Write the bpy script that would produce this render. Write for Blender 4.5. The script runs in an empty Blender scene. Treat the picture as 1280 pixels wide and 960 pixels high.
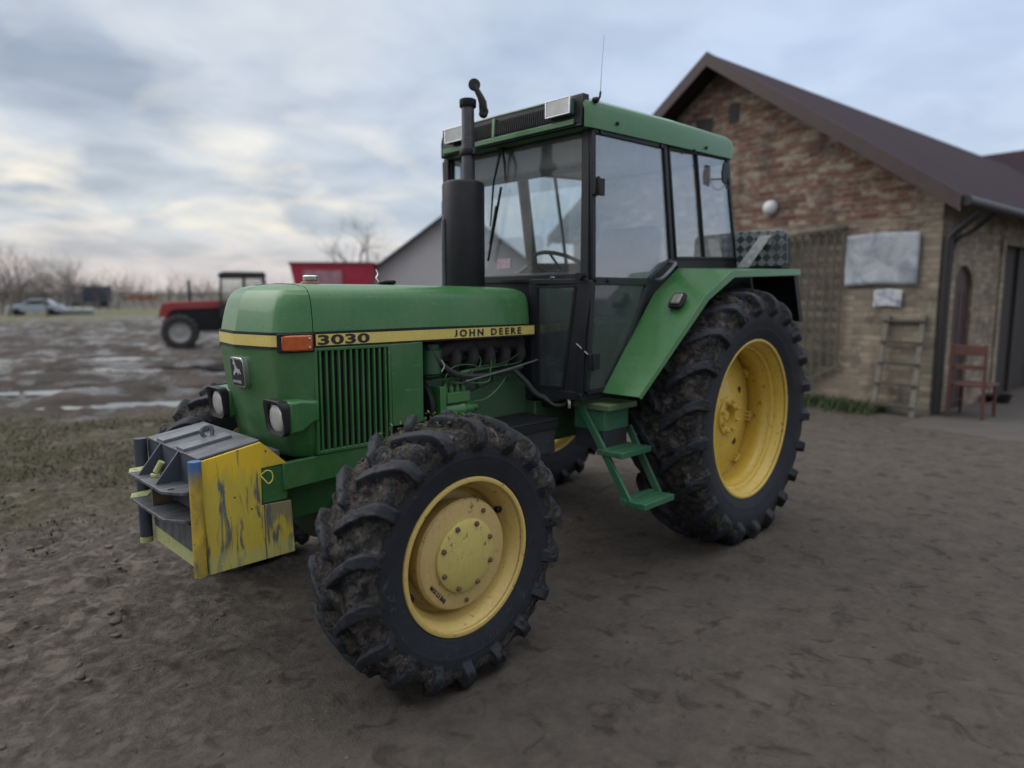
import bpy, bmesh, math, random
import numpy as np
from mathutils import Vector, Matrix
R = math.radians
random.seed(7); rng = np.random.default_rng(7)
SC = bpy.context.scene
COL = SC.collection

# ------------------------------------------------------------------ camera
cd = bpy.data.cameras.new('camera'); cam = bpy.data.objects.new('camera', cd); COL.objects.link(cam)
cam.location = (3.98, 3.03, 1.6)
cam.rotation_euler = (R(90 - 7.24), 0, R(225 - 90))
cd.sensor_width = 36; cd.lens = 36 * 850 / 1280; cd.clip_end = 3000; cd.clip_start = .05
cd.dof.use_dof = True; cd.dof.focus_distance = 3.0; cd.dof.aperture_fstop = 1.0
SC.camera = cam

# ------------------------------------------------------------------ world: overcast sky with warm breaks
SUN_EL, SUN_AZ = 38, 300       # azimuth of the sun direction, degrees counter-clockwise from +X
w = bpy.data.worlds.new('World'); SC.world = w; w.use_nodes = True
nt = w.node_tree; N = nt.nodes; L = nt.links; N.clear()
def wn(t, **k):
    n = N.new(t)
    for a, b in k.items(): setattr(n, a, b)
    return n
out = wn('ShaderNodeOutputWorld'); bg = wn('ShaderNodeBackground'); L.new(bg.outputs[0], out.inputs[0])
tc = wn('ShaderNodeTexCoord')
sep = wn('ShaderNodeSeparateXYZ'); L.new(tc.outputs['Generated'], sep.inputs[0])
zz = wn('ShaderNodeMath', operation='MAXIMUM'); L.new(sep.outputs[2], zz.inputs[0]); zz.inputs[1].default_value = 0.0
za = wn('ShaderNodeMath', operation='ADD'); L.new(zz.outputs[0], za.inputs[0]); za.inputs[1].default_value = .22
dx = wn('ShaderNodeMath', operation='DIVIDE'); L.new(sep.outputs[0], dx.inputs[0]); L.new(za.outputs[0], dx.inputs[1])
dy = wn('ShaderNodeMath', operation='DIVIDE'); L.new(sep.outputs[1], dy.inputs[0]); L.new(za.outputs[0], dy.inputs[1])
cmb = wn('ShaderNodeCombineXYZ'); L.new(dx.outputs[0], cmb.inputs[0]); L.new(dy.outputs[0], cmb.inputs[1])
def cloud(scale, off, detail=5, rough=.55, dist=.3):
    m = wn('ShaderNodeMapping'); L.new(cmb.outputs[0], m.inputs[0]); m.inputs['Location'].default_value = off
    n = wn('ShaderNodeTexNoise'); L.new(m.outputs[0], n.inputs[0]); n.inputs['Scale'].default_value = scale
    n.inputs['Detail'].default_value = detail; n.inputs['Roughness'].default_value = rough; n.inputs['Distortion'].default_value = dist
    return n.outputs['Fac']
def ramp(src, stops):
    r = wn('ShaderNodeValToRGB'); L.new(src, r.inputs[0]); e = r.color_ramp.elements
    while len(e) < len(stops): e.new(.5)
    for q, (p, c) in zip(e, stops): q.position = p; q.color = (*c, 1)
    return r.outputs[0]
def mix(f, a, b, bt='MIX'):
    m = wn('ShaderNodeMix', data_type='RGBA', blend_type=bt)
    for s, i in ((f, 0), (a, 6), (b, 7)):
        if hasattr(s, 'links'): L.new(s, m.inputs[i])
        else: m.inputs[i].default_value = s if i == 0 else (*s, 1)
    return m.outputs[2]
sky = wn('ShaderNodeTexSky'); sky.sky_type = 'NISHITA'; sky.sun_disc = False
sky.sun_elevation = R(SUN_EL); sky.sun_rotation = R(90 - SUN_AZ)
nish = mix(1.0, sky.outputs[0], (.09, .09, .09), 'MULTIPLY')
# grey-blue overcast body, lighter and bluer overhead
body = ramp(zz.outputs[0], [(0, (.50, .50, .54)), (.10, (.44, .50, .58)), (.30, (.42, .495, .62)), (.46, (.46, .53, .63)), (.68, (.98, 1.05, 1.15)), (1, (1.85, 1.93, 2.05))])
lump = ramp(cloud(1.3, (3, 1, 0), 4, .5), [(.38, (.66, .69, .74)), (.58, (1.12, 1.10, 1.07))])
side = wn('ShaderNodeMapRange'); L.new(sep.outputs[0], side.inputs[0])
side.inputs[1].default_value = -.85; side.inputs[2].default_value = -.45; side.inputs[3].default_value = 0; side.inputs[4].default_value = 1
body = mix(side.outputs[0], mix(1.0, body, (1.06, 1.09, 1.12), 'MULTIPLY'), mix(1.0, mix(1.0, body, lump, 'MULTIPLY'), (1.0, .95, .88), 'MULTIPLY'))
fine = ramp(cloud(4.2, (1, 8, 0), 5, .5), [(.35, (.90, .91, .93)), (.65, (1.06, 1.05, 1.04))]); body = mix(1.0, body, fine, 'MULTIPLY')
body = mix(.10, body, nish)
brk = ramp(cloud(2.5, (.3, 5.4, 0), 5, .5, .3), [(.47, (0, 0, 0)), (.72, (1, 1, 1))])
low = ramp(zz.outputs[0], [(.02, (.55, .55, .55)), (.12, (1, 1, 1)), (.24, (.7, .7, .7)), (.38, (.12, .12, .12))])
bm_ = mix(1.0, brk, low, 'MULTIPLY'); bm2 = mix(1.0, bm_, side.outputs[0], 'MULTIPLY')
warm = ramp(zz.outputs[0], [(0, (.74, .64, .58)), (.1, (.80, .73, .61)), (.3, (.70, .71, .70)), (1, (.9, .9, .9))])
bw = wn('ShaderNodeRGBToBW'); L.new(bm2, bw.inputs[0])
fin = mix(bw.outputs[0], body, warm)
hz = ramp(zz.outputs[0], [(0, (1, 1, 1)), (.09, (0, 0, 0))])
hb = wn('ShaderNodeRGBToBW'); L.new(hz, hb.inputs[0]); hm = wn('ShaderNodeMath', operation='MULTIPLY'); L.new(hb.outputs[0], hm.inputs[0]); hm.inputs[1].default_value = .6
fin = mix(hm.outputs[0], fin, (.58, .52, .52))
L.new(fin, bg.inputs[0]); bg.inputs[1].default_value = 1.0

# ------------------------------------------------------------------ sun through cloud
sd = bpy.data.lights.new('sun', 'SUN'); sun = bpy.data.objects.new('sun', sd); COL.objects.link(sun)
sd.energy = 1.0; sd.angle = R(50); sd.color = (1, .96, .9)
dirv = Vector((math.cos(R(SUN_EL)) * math.cos(R(SUN_AZ)), math.cos(R(SUN_EL)) * math.sin(R(SUN_AZ)), math.sin(R(SUN_EL))))
sun.rotation_euler = dirv.to_track_quat('Z', 'Y').to_euler()
SC.view_settings.view_transform = 'Standard'; SC.view_settings.look = 'None'
SC.view_settings.exposure = 0.42; SC.view_settings.gamma = 1

# ------------------------------------------------------------------ numpy noise
_P = rng.random((64, 64, 64)).astype(np.float32)
def vnoise(p):
    i = np.floor(p).astype(int); f = p - i; f = f * f * (3 - 2 * f)
    r = 0
    for a in (0, 1):
        for b in (0, 1):
            for c in (0, 1):
                wgt = (f[:, 0] if a else 1 - f[:, 0]) * (f[:, 1] if b else 1 - f[:, 1]) * (f[:, 2] if c else 1 - f[:, 2])
                r = r + wgt * _P[(i[:, 0] + a) % 64, (i[:, 1] + b) % 64, (i[:, 2] + c) % 64]
    return r
def fbm(p, octv=4):
    s = 0; a = .5
    for k in range(octv): s = s + a * vnoise(p * 2 ** k + 7.3 * k); a *= .5
    return s / (1 - .5 ** octv)
def sstep(x, a, b):
    t = np.clip((x - a) / (b - a), 0, 1); return t * t * (3 - 2 * t)

# ------------------------------------------------------------------ material kit
class MT:
    def __init__(s, name):
        s.m = bpy.data.materials.new(name); s.m.use_nodes = True; s.t = s.m.node_tree; s.n = s.t.nodes; s.l = s.t.links
        s.b = s.n['Principled BSDF']; s.o = s.n['Material Output']
        s.tc = s.n.new('ShaderNodeTexCoord'); s.geo = s.n.new('ShaderNodeNewGeometry')
    def N(s, t, **k):
        n = s.n.new(t)
        for a, b in k.items(): setattr(n, a, b)
        return n
    def put(s, v, inp):
        if hasattr(v, 'links'): s.l.new(v, inp)
        elif isinstance(v, (tuple, list)) and len(inp.default_value) == 4: inp.default_value = (*v[:3], 1)
        else: inp.default_value = v
    def noise(s, scale, detail=4, rough=.55, vec=None, stretch=None, dist=0, world=True):
        n = s.N('ShaderNodeTexNoise'); v = vec or (s.geo.outputs['Position'] if world else s.tc.outputs['Object'])
        if stretch:
            mp = s.N('ShaderNodeMapping'); s.l.new(v, mp.inputs[0]); mp.inputs['Scale'].default_value = stretch; v = mp.outputs[0]
        s.l.new(v, n.inputs[0]); n.inputs['Scale'].default_value = scale; n.inputs['Detail'].default_value = detail
        n.inputs['Roughness'].default_value = rough; n.inputs['Distortion'].default_value = dist
        return n.outputs['Fac']
    def ramp(s, src, *stops):
        r = s.N('ShaderNodeValToRGB'); s.l.new(src, r.inputs[0]); e = r.color_ramp.elements
        while len(e) < len(stops): e.new(.5)
        for q, (p, c) in zip(e, stops):
            q.position = p; q.color = (c, c, c, 1) if not isinstance(c, tuple) else (*c, 1)
        return r.outputs[0]
    def mix(s, f, a, b, bt='MIX'):
        m = s.N('ShaderNodeMix', data_type='RGBA', blend_type=bt); s.put(f, m.inputs[0]); s.put(a, m.inputs[6]); s.put(b, m.inputs[7]); return m.outputs[2]
    def math(s, op, a, b=0.0):
        m = s.N('ShaderNodeMath', operation=op); s.put(a, m.inputs[0]); s.put(b, m.inputs[1]); return m.outputs[0]
    def xyz(s, vec=None):
        q = s.N('ShaderNodeSeparateXYZ'); s.l.new(vec or s.geo.outputs['Position'], q.inputs[0]); return q.outputs
    def bump(s, h, strength=.3, dist=.01):
        b = s.N('ShaderNodeBump'); s.l.new(h, b.inputs['Height']); b.inputs['Strength'].default_value = strength
        b.inputs['Distance'].default_value = dist; s.l.new(b.outputs[0], s.b.inputs['Normal'])
    def fin(s, col=None, rough=None, metal=None, spec=None, coat=None):
        for k, v in (('Base Color', col), ('Roughness', rough), ('Metallic', metal), ('Specular IOR Level', spec), ('Coat Weight', coat)):
            if v is not None: s.put(v, s.b.inputs[k])
        return s.m

def paint(name, col, rough=.38, dirt=(.10, .085, .065), dirt_amt=.5, coat=.25, rust=0., var=.12, dscale=3.):
    m = MT(name)
    n1 = m.noise(dscale, 6, .65); n2 = m.noise(45, 4, .6); n3 = m.noise(140, 3, .6)
    c = m.mix(m.ramp(n1, (.3, 0.), (.75, 1.)), tuple(x * (1 - var) for x in col), tuple(min(1, x * (1 + var) + .01) for x in col))
    dm = m.math('MULTIPLY', m.ramp(n1, (.42, 0.), (.72, 1.)), m.ramp(n2, (.35, .2), (.7, 1.)))
    c = m.mix(m.math('MULTIPLY', dm, dirt_amt), c, dirt)
    # fine speckles of splashed mud
    sp = m.ramp(m.noise(110, 2, .5), (.66, 0.), (.70, 1.)); c = m.mix(m.math('MULTIPLY', sp, .65), c, dirt); scr = m.ramp(m.noise(30, 2, .5, stretch=(.25, 1, 3.5), dist=1.0), (.715, 0.), (.73, 1.)); c = m.mix(m.math('MULTIPLY', scr, .30), c, (.30, .33, .28))
    stv = m.ramp(m.noise(9, 5, .65, stretch=(6, 6, .5)), (.52, 0.), (.72, 1.)); c = m.mix(m.math('MULTIPLY', stv, dirt_amt * .45), c, dirt)
    chp = m.ramp(m.noise(75, 2, .5), (.76, 0.), (.78, 1.)); c = m.mix(m.math('MULTIPLY', chp, .6), c, (.28, .27, .22))
    if rust:
        r = m.ramp(m.noise(22, 6, .7), (.66 - rust * .1, 0.), (.70 - rust * .08, 1.)); c = m.mix(m.math('MULTIPLY', r, .85), c, (.09, .035, .015))
    r_ = m.ramp(n1, (.3, rough - .06), (.8, rough + .2))
    m.bump(n2, .06, .004)
    return m.fin(c, r_, 0., .5, coat)
def plain(name, col, rough=.5, metal=0., var=.15, scale=12, bump=.1, spec=.5):
    m = MT(name); n = m.noise(scale, 5, .6)
    c = m.mix(n, tuple(x * (1 - var * 2) for x in col), tuple(min(1, x * (1 + var * 2)) for x in col))
    if bump: m.bump(m.noise(scale * 5, 4, .6), bump, .004)
    return m.fin(c, rough, metal, spec)
def glassy(name, tint, refl=.10, dust=.10, dcol=(.45, .47, .5), rough=.03):
    m = MT(name)
    tr = m.N('ShaderNodeBsdfTransparent'); tr.inputs[0].default_value = (*tint, 1)
    gl = m.N('ShaderNodeBsdfGlossy'); gl.inputs['Roughness'].default_value = rough; gl.inputs[0].default_value = (.95, .97, 1, 1)
    df = m.N('ShaderNodeBsdfDiffuse'); df.inputs[0].default_value = (*dcol, 1)
    dt = m.N('ShaderNodeVectorMath', operation='DOT_PRODUCT'); m.l.new(m.geo.outputs['Incoming'], dt.inputs[0]); m.l.new(m.geo.outputs['Normal'], dt.inputs[1])
    one = m.math('SUBTRACT', 1.0, m.math('ABSOLUTE', dt.outputs['Value']))
    f = m.math('ADD', m.math('MULTIPLY', m.math('POWER', one, 4.0), .9), refl)
    m1 = m.N('ShaderNodeMixShader'); m.l.new(f, m1.inputs[0]); m.l.new(tr.outputs[0], m1.inputs[1]); m.l.new(gl.outputs[0], m1.inputs[2])
    n = m.math('MULTIPLY', m.ramp(m.noise(6, 6, .7, stretch=(1, 1, .5)), (.3, .5), (.75, 1.5)), dust)
    m2 = m.N('ShaderNodeMixShader'); m.l.new(n, m2.inputs[0]); m.l.new(m1.outputs[0], m2.inputs[1]); m.l.new(df.outputs[0], m2.inputs[2])
    m.l.new(m2.outputs[0], m.o.inputs[0]); return m.m

GREEN = (.028, .150, .036)
M = {}
M['green'] = paint('green_paint', GREEN, .36, (.15, .16, .12), .42, .25)
M['green_side'] = paint('green_paint_splashed', (.020, .120, .028), .45, (.12, .11, .08), .6, .15)
M['green_dirty'] = paint('green_engine_paint', (.020, .085, .035), .5, (.05, .045, .035), .8, .1, rust=.2)
M['green_step'] = paint('green_step_paint', (.02, .12, .06), .45, (.12, .11, .09), .6, .1, rust=.5)
M['stripe'] = paint('yellow_stripe', (.62, .50, .12), .4, (.2, .18, .12), .25, .2)
M['rim_f'] = paint('pale_yellow_rim_paint', (.56, .41, .12), .45, (.20, .13, .05), .5, .15, rust=.45)
M['drum'] = paint('tan_yellow_drum_paint', (.49, .355, .135), .5, (.24, .17, .09), .6, .1, rust=.45)
M['cap'] = paint('yellow_cap_paint', (.50, .41, .12), .5, (.22, .17, .07), .5, .1, rust=.5)
M['rim_r'] = paint('yellow_rim_paint', (.62, .43, .065), .42, (.16, .10, .04), .55, .2, rust=.35)
M['black'] = plain('black_paint', (.011, .012, .015), .5, 0, .25, 8, .08, .3)
M['frame'] = plain('black_cab_frame_paint', (.013, .015, .019), .45, 0, .25, 8, .06, .35)
M['muffler'] = plain('black_muffler_paint', (.014, .015, .019), .5, .1, .3, 20, .25, .35)
M['pipe'] = plain('sooty_steel_pipe', (.075, .078, .09), .45, .6, .3, 15, .2)
M['dark'] = plain('dark_void', (.008, .008, .009), .9, 0, .1, 8, 0)
M['rubber_hose'] = plain('hose_rubber', (.03, .034, .034), .6, 0, .2, 20, .1)
M['manifold'] = plain('cast_iron', (.035, .033, .035), .8, .1, .25, 14, .4)
M['chrome'] = plain('dull_chrome', (.6, .62, .65), .25, 1., .1, 20, .03)
M['steel'] = plain('worn_steel', (.16, .17, .19), .5, .5, .3, 14, .3)
M['bolt'] = plain('rusty_bolt', (.13, .085, .05), .7, .2, .4, 40, .4)
M['maroon'] = plain('maroon_plastic', (.14, .03, .025), .5, 0, .2, 10, .1)
M['amber'] = plain('amber_lens', (.42, .09, .02), .22, 0, .2, 30, .02)
M['seat'] = plain('black_vinyl_seat', (.035, .037, .042), .55, 0, .2, 10, .1)
M['liner'] = plain('grey_roof_liner', (.10, .105, .12), .8, 0, .1, 10, .1)
M['grillev'] = plain('black_vent_mesh', (.012, .013, .015), .7, 0, .1, 10, 0)
M['white'] = plain('white_paint', (.6, .6, .58), .6, 0, .1, 10, .1)
M['letter'] = plain('black_lettering', (.012, .013, .02), .45, 0, 0, 10, 0)
M['silver_letter'] = plain('silver_emblem', (.5, .52, .55), .35, .3, 0, 10, 0)
M['badge'] = plain('navy_badge', (.012, .015, .03), .35, 0, 0, 10, 0)
M['wire'] = plain('pale_wire', (.45, .45, .42), .6, 0, 0, 10, 0)
M['twine'] = plain('yellow_twine', (.6, .5, .1), .7, 0, 0, 10, 0)
M['windscreen'] = glassy('windscreen_glass', (.96, .98, .97), .035, .07, (.42, .42, .40))
M['glass'] = glassy('side_glass', (.90, .94, .97), .16, .10, (.42, .46, .52))
M['glass_low'] = glassy('lower_cab_glass', (.62, .70, .72), .06, .14, (.20, .22, .23))
def m_lens():
    m = MT('lamp_lens_glass'); wv = m.N('ShaderNodeTexWave'); m.l.new(m.tc.outputs['Object'], wv.inputs[0]); wv.inputs['Scale'].default_value = 40; wv.bands_direction = 'Y'
    m.bump(wv.outputs['Fac'], .5, .004); n = m.noise(18, 4); c = m.mix(n, (.35, .35, .33), (.75, .75, .72))
    return m.fin(c, .12, .35)
M['lens'] = m_lens()
def m_tread():
    m = MT('diamond_plate'); mp = m.N('ShaderNodeMapping'); m.l.new(m.tc.outputs['Object'], mp.inputs[0]); mp.inputs['Rotation'].default_value = (R(45), 0, 0)
    ck = m.N('ShaderNodeTexChecker'); m.l.new(mp.outputs[0], ck.inputs[0]); ck.inputs['Scale'].default_value = 21
    wv = m.N('ShaderNodeTexWave'); m.l.new(mp.outputs[0], wv.inputs[0]); wv.inputs['Scale'].default_value = 36; wv.bands_direction = 'Y'
    k = m.math('MULTIPLY', ck.outputs['Fac'], wv.outputs['Fac'])
    c = m.mix(k, (.075, .09, .10), (.36, .39, .40)); m.bump(k, .8, .004); return m.fin(c, .4, .5)
M['tread'] = m_tread()
def m_tyre():
    m = MT('muddy_tyre_rubber')
    at = m.N('ShaderNodeAttribute'); at.attribute_name = 'mud'; a = at.outputs['Fac']
    n1 = m.noise(9, 6, .65); n2 = m.noise(70, 5, .7); n3 = m.noise(26, 5, .7)
    rub = m.mix(n1, (.009, .011, .015), (.026, .030, .039))
    # dry scuffs
    sc = m.ramp(m.noise(14, 7, .75, stretch=(1, 1, 1), dist=1.2), (.60, 0.), (.66, 1.)); rub = m.mix(m.math('MULTIPLY', sc, .30), rub, (.10, .105, .115)); sc2 = m.ramp(m.noise(60, 3, .8, dist=2.5), (.64, 0.), (.67, 1.)); rub = m.mix(m.math('MULTIPLY', sc2, .25), rub, (.09, .095, .10))
    mud = m.mix(m.ramp(n3, (.3, 0.), (.7, 1.)), (.024, .021, .019), (.085, .076, .068))
    dry = m.ramp(m.noise(11, 6, .7, dist=.6), (.54, 0.), (.66, 1.)); mud = m.mix(m.math('MULTIPLY', dry, .8), mud, (.16, .15, .14)); mud = m.mix(m.ramp(n2, (.45, 0.), (.7, .7)), mud, (.022, .019, .017))
    f = m.math('ADD', a, m.math('MULTIPLY', m.math('SUBTRACT', m.noise(17, 6, .75, dist=.5), .5), 2.2))
    f = m.ramp(f, (.46, 0.), (.60, 1.))
    c = m.mix(f, rub, mud)
    hb = m.math('ADD', m.math('MULTIPLY', m.math('MULTIPLY', m.math('ADD', n2, n3), f), 1.1), m.math('MULTIPLY', n1, .15))
    m.bump(hb, .9, .012)
    return m.fin(c, m.mix(f, (.60, .60, .60), (.85, .85, .85)), 0, .25)
M['tyre'] = m_tyre()
def m_mud():
    m = MT('caked_mud'); n = m.noise(30, 5, .7); c = m.mix(n, (.03, .026, .022), (.12, .10, .082)); m.bump(m.noise(90, 5, .7), .8, .01); return m.fin(c, .9, 0, .25)
M['mud'] = m_mud()
def m_plate(name, streak=True):
    """yellow brushed over blue-grey steel, pale band low down, chipped"""
    m = MT(name); P = m.xyz()
    nb = m.noise(5, 5, .6, stretch=(4, 4, 1), dist=1.0)
    steel = m.mix(m.noise(12, 5, .6), (.04, .052, .075), (.11, .13, .17))
    yel = m.mix(m.noise(9, 5, .6), (.58, .39, .02), (.72, .50, .035))
    olive = m.mix(m.noise(16, 5, .6, stretch=(3, 3, .6)), (.36, .32, .06), (.62, .46, .05))
    hi = m.ramp(P[2], (.0, 0.), (1., 1.))
    zt = m.math('ADD', P[2], m.math('MULTIPLY', m.math('SUBTRACT', nb, .5), .35))
    c = m.mix(m.ramp(zt, (.85, 0.), (.93, 1.)), olive, yel)
    bare = m.ramp(m.math('ADD', m.noise(4.5, 6, .6, stretch=(6, 6, .9), dist=.5), m.math('MULTIPLY', m.math('SUBTRACT', .75, P[2]), .22)), (.54, 0.), (.61, 1.))
    rear = m.math('MULTIPLY', m.ramp(m.math('SUBTRACT', P[0], 2.0), (.742, 1.), (.756, 0.)), m.ramp(m.math('ADD', P[2], m.math('MULTIPLY', m.math('SUBTRACT', nb, .5), .5)), (.60, 0.), (.68, 1.)))
    rear = m.math('MULTIPLY', rear, m.ramp(P[2], (.735, 1.), (.745, 0.)))
    c = m.mix(m.math('MULTIPLY', m.math('MAXIMUM', bare, m.math('MULTIPLY', rear, .75)), .92), c, steel)
    pale = m.ramp(m.math('ADD', P[2], m.math('MULTIPLY', nb, .10)), (.60, 1.), (.625, 0.))
    c = m.mix(m.math('MULTIPLY', pale, .55), c, (.42, .42, .18))
    ch = m.ramp(m.noise(34, 4, .6), (.70, 0.), (.72, 1.)); c = m.mix(ch, c, (.06, .025, .018))
    m.bump(nb, .15, .004); return m.fin(c, .5)
M['plate'] = m_plate('brushed_yellow_plate')
def m_tubey():
    m = MT('yellow_tube_blue_top'); P = m.xyz()
    n = m.noise(10, 5, .6, stretch=(1, 1, .5)); z = m.math('ADD', P[2], m.math('MULTIPLY', m.math('SUBTRACT', n, .5), .3))
    c = m.mix(m.ramp(z, (.86, 0.), (.92, 1.)), m.mix(m.ramp(n, (.35, 0.), (.62, 1.)), (.17, .14, .05), (.56, .38, .03)), (.05, .13, .28))
    ch = m.ramp(m.noise(40, 5, .65), (.62, 0.), (.66, 1.)); c = m.mix(ch, c, (.07, .04, .03)); return m.fin(c, .5)
M['tube'] = m_tubey()
def m_greysteel():
    m = MT('blue_grey_steel_plate'); n = m.noise(7, 6, .7, stretch=(1, 3, 1)); c = m.mix(m.ramp(n, (.3, 0.), (.7, 1.)), (.035, .040, .048), (.16, .17, .19))
    c = m.mix(m.ramp(m.noise(20, 5, .7), (.58, 0.), (.66, .7)), c, (.10, .08, .065)); m.bump(m.noise(50, 4), .15, .004); return m.fin(c, .5, .25)
M['greysteel'] = m_greysteel()
M['bluesteel'] = paint('dark_blue_grey_steel', (.032, .042, .066), .5, (.05, .045, .04), .6, .1, rust=.3)
M['navy'] = paint('scuffed_black_box', (.014, .017, .026), .5, (.06, .055, .05), .5, .1)
M['palegreen'] = paint('pale_yellow_green_paint', (.40, .42, .18), .6, (.08, .07, .05), .6, 0, rust=.5)

# ------------------------------------------------------------------ mesh kit
ORG = {}
def root(name, label, cat, loc=(0, 0, 0), rz=0, group=None):
    o = bpy.data.objects.new(name, None); COL.objects.link(o); o.location = loc; o.rotation_euler = (0, 0, rz)
    o.empty_display_size = .2; o['label'] = label; o['category'] = cat
    if group: o['group'] = group
    ORG[o.name] = Vector((0, 0, 0)); return o
def tag(o, label=None, cat=None, group=None, kind=None):
    for k, v in (('label', label), ('category', cat), ('group', group), ('kind', kind)):
        if v: o[k] = v
    return o
def finish(name, me, mat, parent, centre):
    for mm in (mat if isinstance(mat, (list, tuple)) else [mat]): me.materials.append(mm)
    o = bpy.data.objects.new(name, me); COL.objects.link(o)
    if parent: o.parent = parent; o.location = centre - ORG[parent.name]
    else: o.location = centre
    ORG[o.name] = centre; return o
def obj(name, bm, mat, parent=None, smooth=35, bevel=0, centre=None, label=None):
    bmesh.ops.recalc_face_normals(bm, faces=bm.faces[:])
    if centre is None:
        lo = Vector([min(v.co[i] for v in bm.verts) for i in range(3)]); hi = Vector([max(v.co[i] for v in bm.verts) for i in range(3)])
        centre = (lo + hi) / 2
    centre = Vector(centre)
    bmesh.ops.translate(bm, verts=bm.verts[:], vec=-centre)
    for f in bm.faces: f.smooth = True
    cs = R(smooth)
    for e in bm.edges: e.smooth = len(e.link_faces) == 2 and e.calc_face_angle(0) < cs
    me = bpy.data.meshes.new(name); bm.to_mesh(me); bm.free()
    o = finish(name, me, mat, parent, centre)
    if bevel:
        b = o.modifiers.new('bevel', 'BEVEL'); b.width = bevel; b.segments = 2; b.limit_method = 'ANGLE'; b.angle_limit = R(35); b.harden_normals = False
    if label: o['label'] = label
    return o
def nb(): return bmesh.new()
def box(bm, x0, x1, y0, y1, z0, z1, taper=None):
    vs = [bm.verts.new(p) for p in ((x0, y0, z0), (x1, y0, z0), (x1, y1, z0), (x0, y1, z0), (x0, y0, z1), (x1, y0, z1), (x1, y1, z1), (x0, y1, z1))]
    for f in ((0, 3, 2, 1), (4, 5, 6, 7), (0, 1, 5, 4), (1, 2, 6, 5), (2, 3, 7, 6), (3, 0, 4, 7)): bm.faces.new([vs[i] for i in f])
    return bm
def bar(bm, p, q, w_, t_, up=(0, 0, 1)):
    """oriented bar from p to q: width w_ along (dir x up), thickness t_ along the other"""
    p, q = Vector(p), Vector(q); d = (q - p).normalized(); up = Vector(up)
    s = d.cross(up)
    if s.length < 1e-4: s = d.cross(Vector((1, 0, 0)))
    s.normalize(); u = s.cross(d)
    vs = []
    for e in (p, q):
        for a, b in ((-1, -1), (1, -1), (1, 1), (-1, 1)): vs.append(bm.verts.new(e + s * a * w_ / 2 + u * b * t_ / 2))
    for f in ((3, 2, 1, 0), (4, 5, 6, 7), (0, 1, 5, 4), (1, 2, 6, 5), (2, 3, 7, 6), (3, 0, 4, 7)): bm.faces.new([vs[i] for i in f])
    return bm
def prism(bm, pts, ext):
    ext = Vector(ext); a = [bm.verts.new(Vector(p)) for p in pts]; b = [bm.verts.new(Vector(p) + ext) for p in pts]; n = len(pts)
    bm.faces.new(a); bm.faces.new(b[::-1])
    for i in range(n): bm.faces.new((a[i], a[(i + 1) % n], b[(i + 1) % n], b[i]))
    return bm
def tube(bm, pts, r, n=10, cap=True):
    pts = [Vector(p) for p in pts]; rs = r if isinstance(r, (list, tuple)) else [r] * len(pts)
    ref = None; rings = []
    for i, p in enumerate(pts):
        d = (pts[min(i + 1, len(pts) - 1)] - pts[max(i - 1, 0)]).normalized()
        if ref is None: ref = d.orthogonal().normalized()
        else:
            ref = ref - d * ref.dot(d)
            ref = ref.normalized() if ref.length > 1e-5 else d.orthogonal().normalized()
        b = d.cross(ref)
        rings.append([bm.verts.new(p + (ref * math.cos(2 * math.pi * k / n) + b * math.sin(2 * math.pi * k / n)) * rs[i]) for k in range(n)])
    for a, c in zip(rings, rings[1:]):
        for k in range(n): bm.faces.new((a[k], a[(k + 1) % n], c[(k + 1) % n], c[k]))
    if cap: bm.faces.new(rings[0][::-1]); bm.faces.new(rings[-1])
    return bm
def curve_pts(ctrl, n=6):
    P = [Vector(p) for p in ctrl]; P = [2 * P[0] - P[1]] + P + [2 * P[-1] - P[-2]]; o = []
    for i in range(1, len(P) - 2):
        for k in range(n):
            t = k / n; a, b, c, d = P[i - 1], P[i], P[i + 1], P[i + 2]
            o.append(.5 * ((2 * b) + (c - a) * t + (2 * a - 5 * b + 4 * c - d) * t * t + (3 * b - a - 3 * c + d) * t ** 3))
    o.append(P[-2]); return o
def lathe(bm, prof, centre, axis='y', n=48, sgn=1, closed=False):
    """prof: list of (a, r): a along the axis (times sgn), r radius"""
    c = Vector(centre); rings = []
    for a, r in prof:
        ring = []
        for k in range(n):
            t = 2 * math.pi * k / n; u, v = r * math.cos(t), r * math.sin(t)
            p = {'y': (u, a * sgn, v), 'z': (u, v, a * sgn), 'x': (a * sgn, u, v)}[axis]
            ring.append(bm.verts.new(c + Vector(p)) if r > 1e-6 else None)
        if r <= 1e-6:
            p = {'y': (0, a * sgn, 0), 'z': (0, 0, a * sgn), 'x': (a * sgn, 0, 0)}[axis]; v0 = bm.verts.new(c + Vector(p)); ring = [v0] * n
        rings.append(ring)
    prs = list(zip(rings, rings[1:])) + ([(rings[-1], rings[0])] if closed else [])
    for a, b in prs:
        for k in range(n):
            k2 = (k + 1) % n; f = []
            for v in (a[k], a[k2], b[k2], b[k]):
                if v not in f: f.append(v)
            if len(f) > 2: bm.faces.new(f)
    return bm
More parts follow.
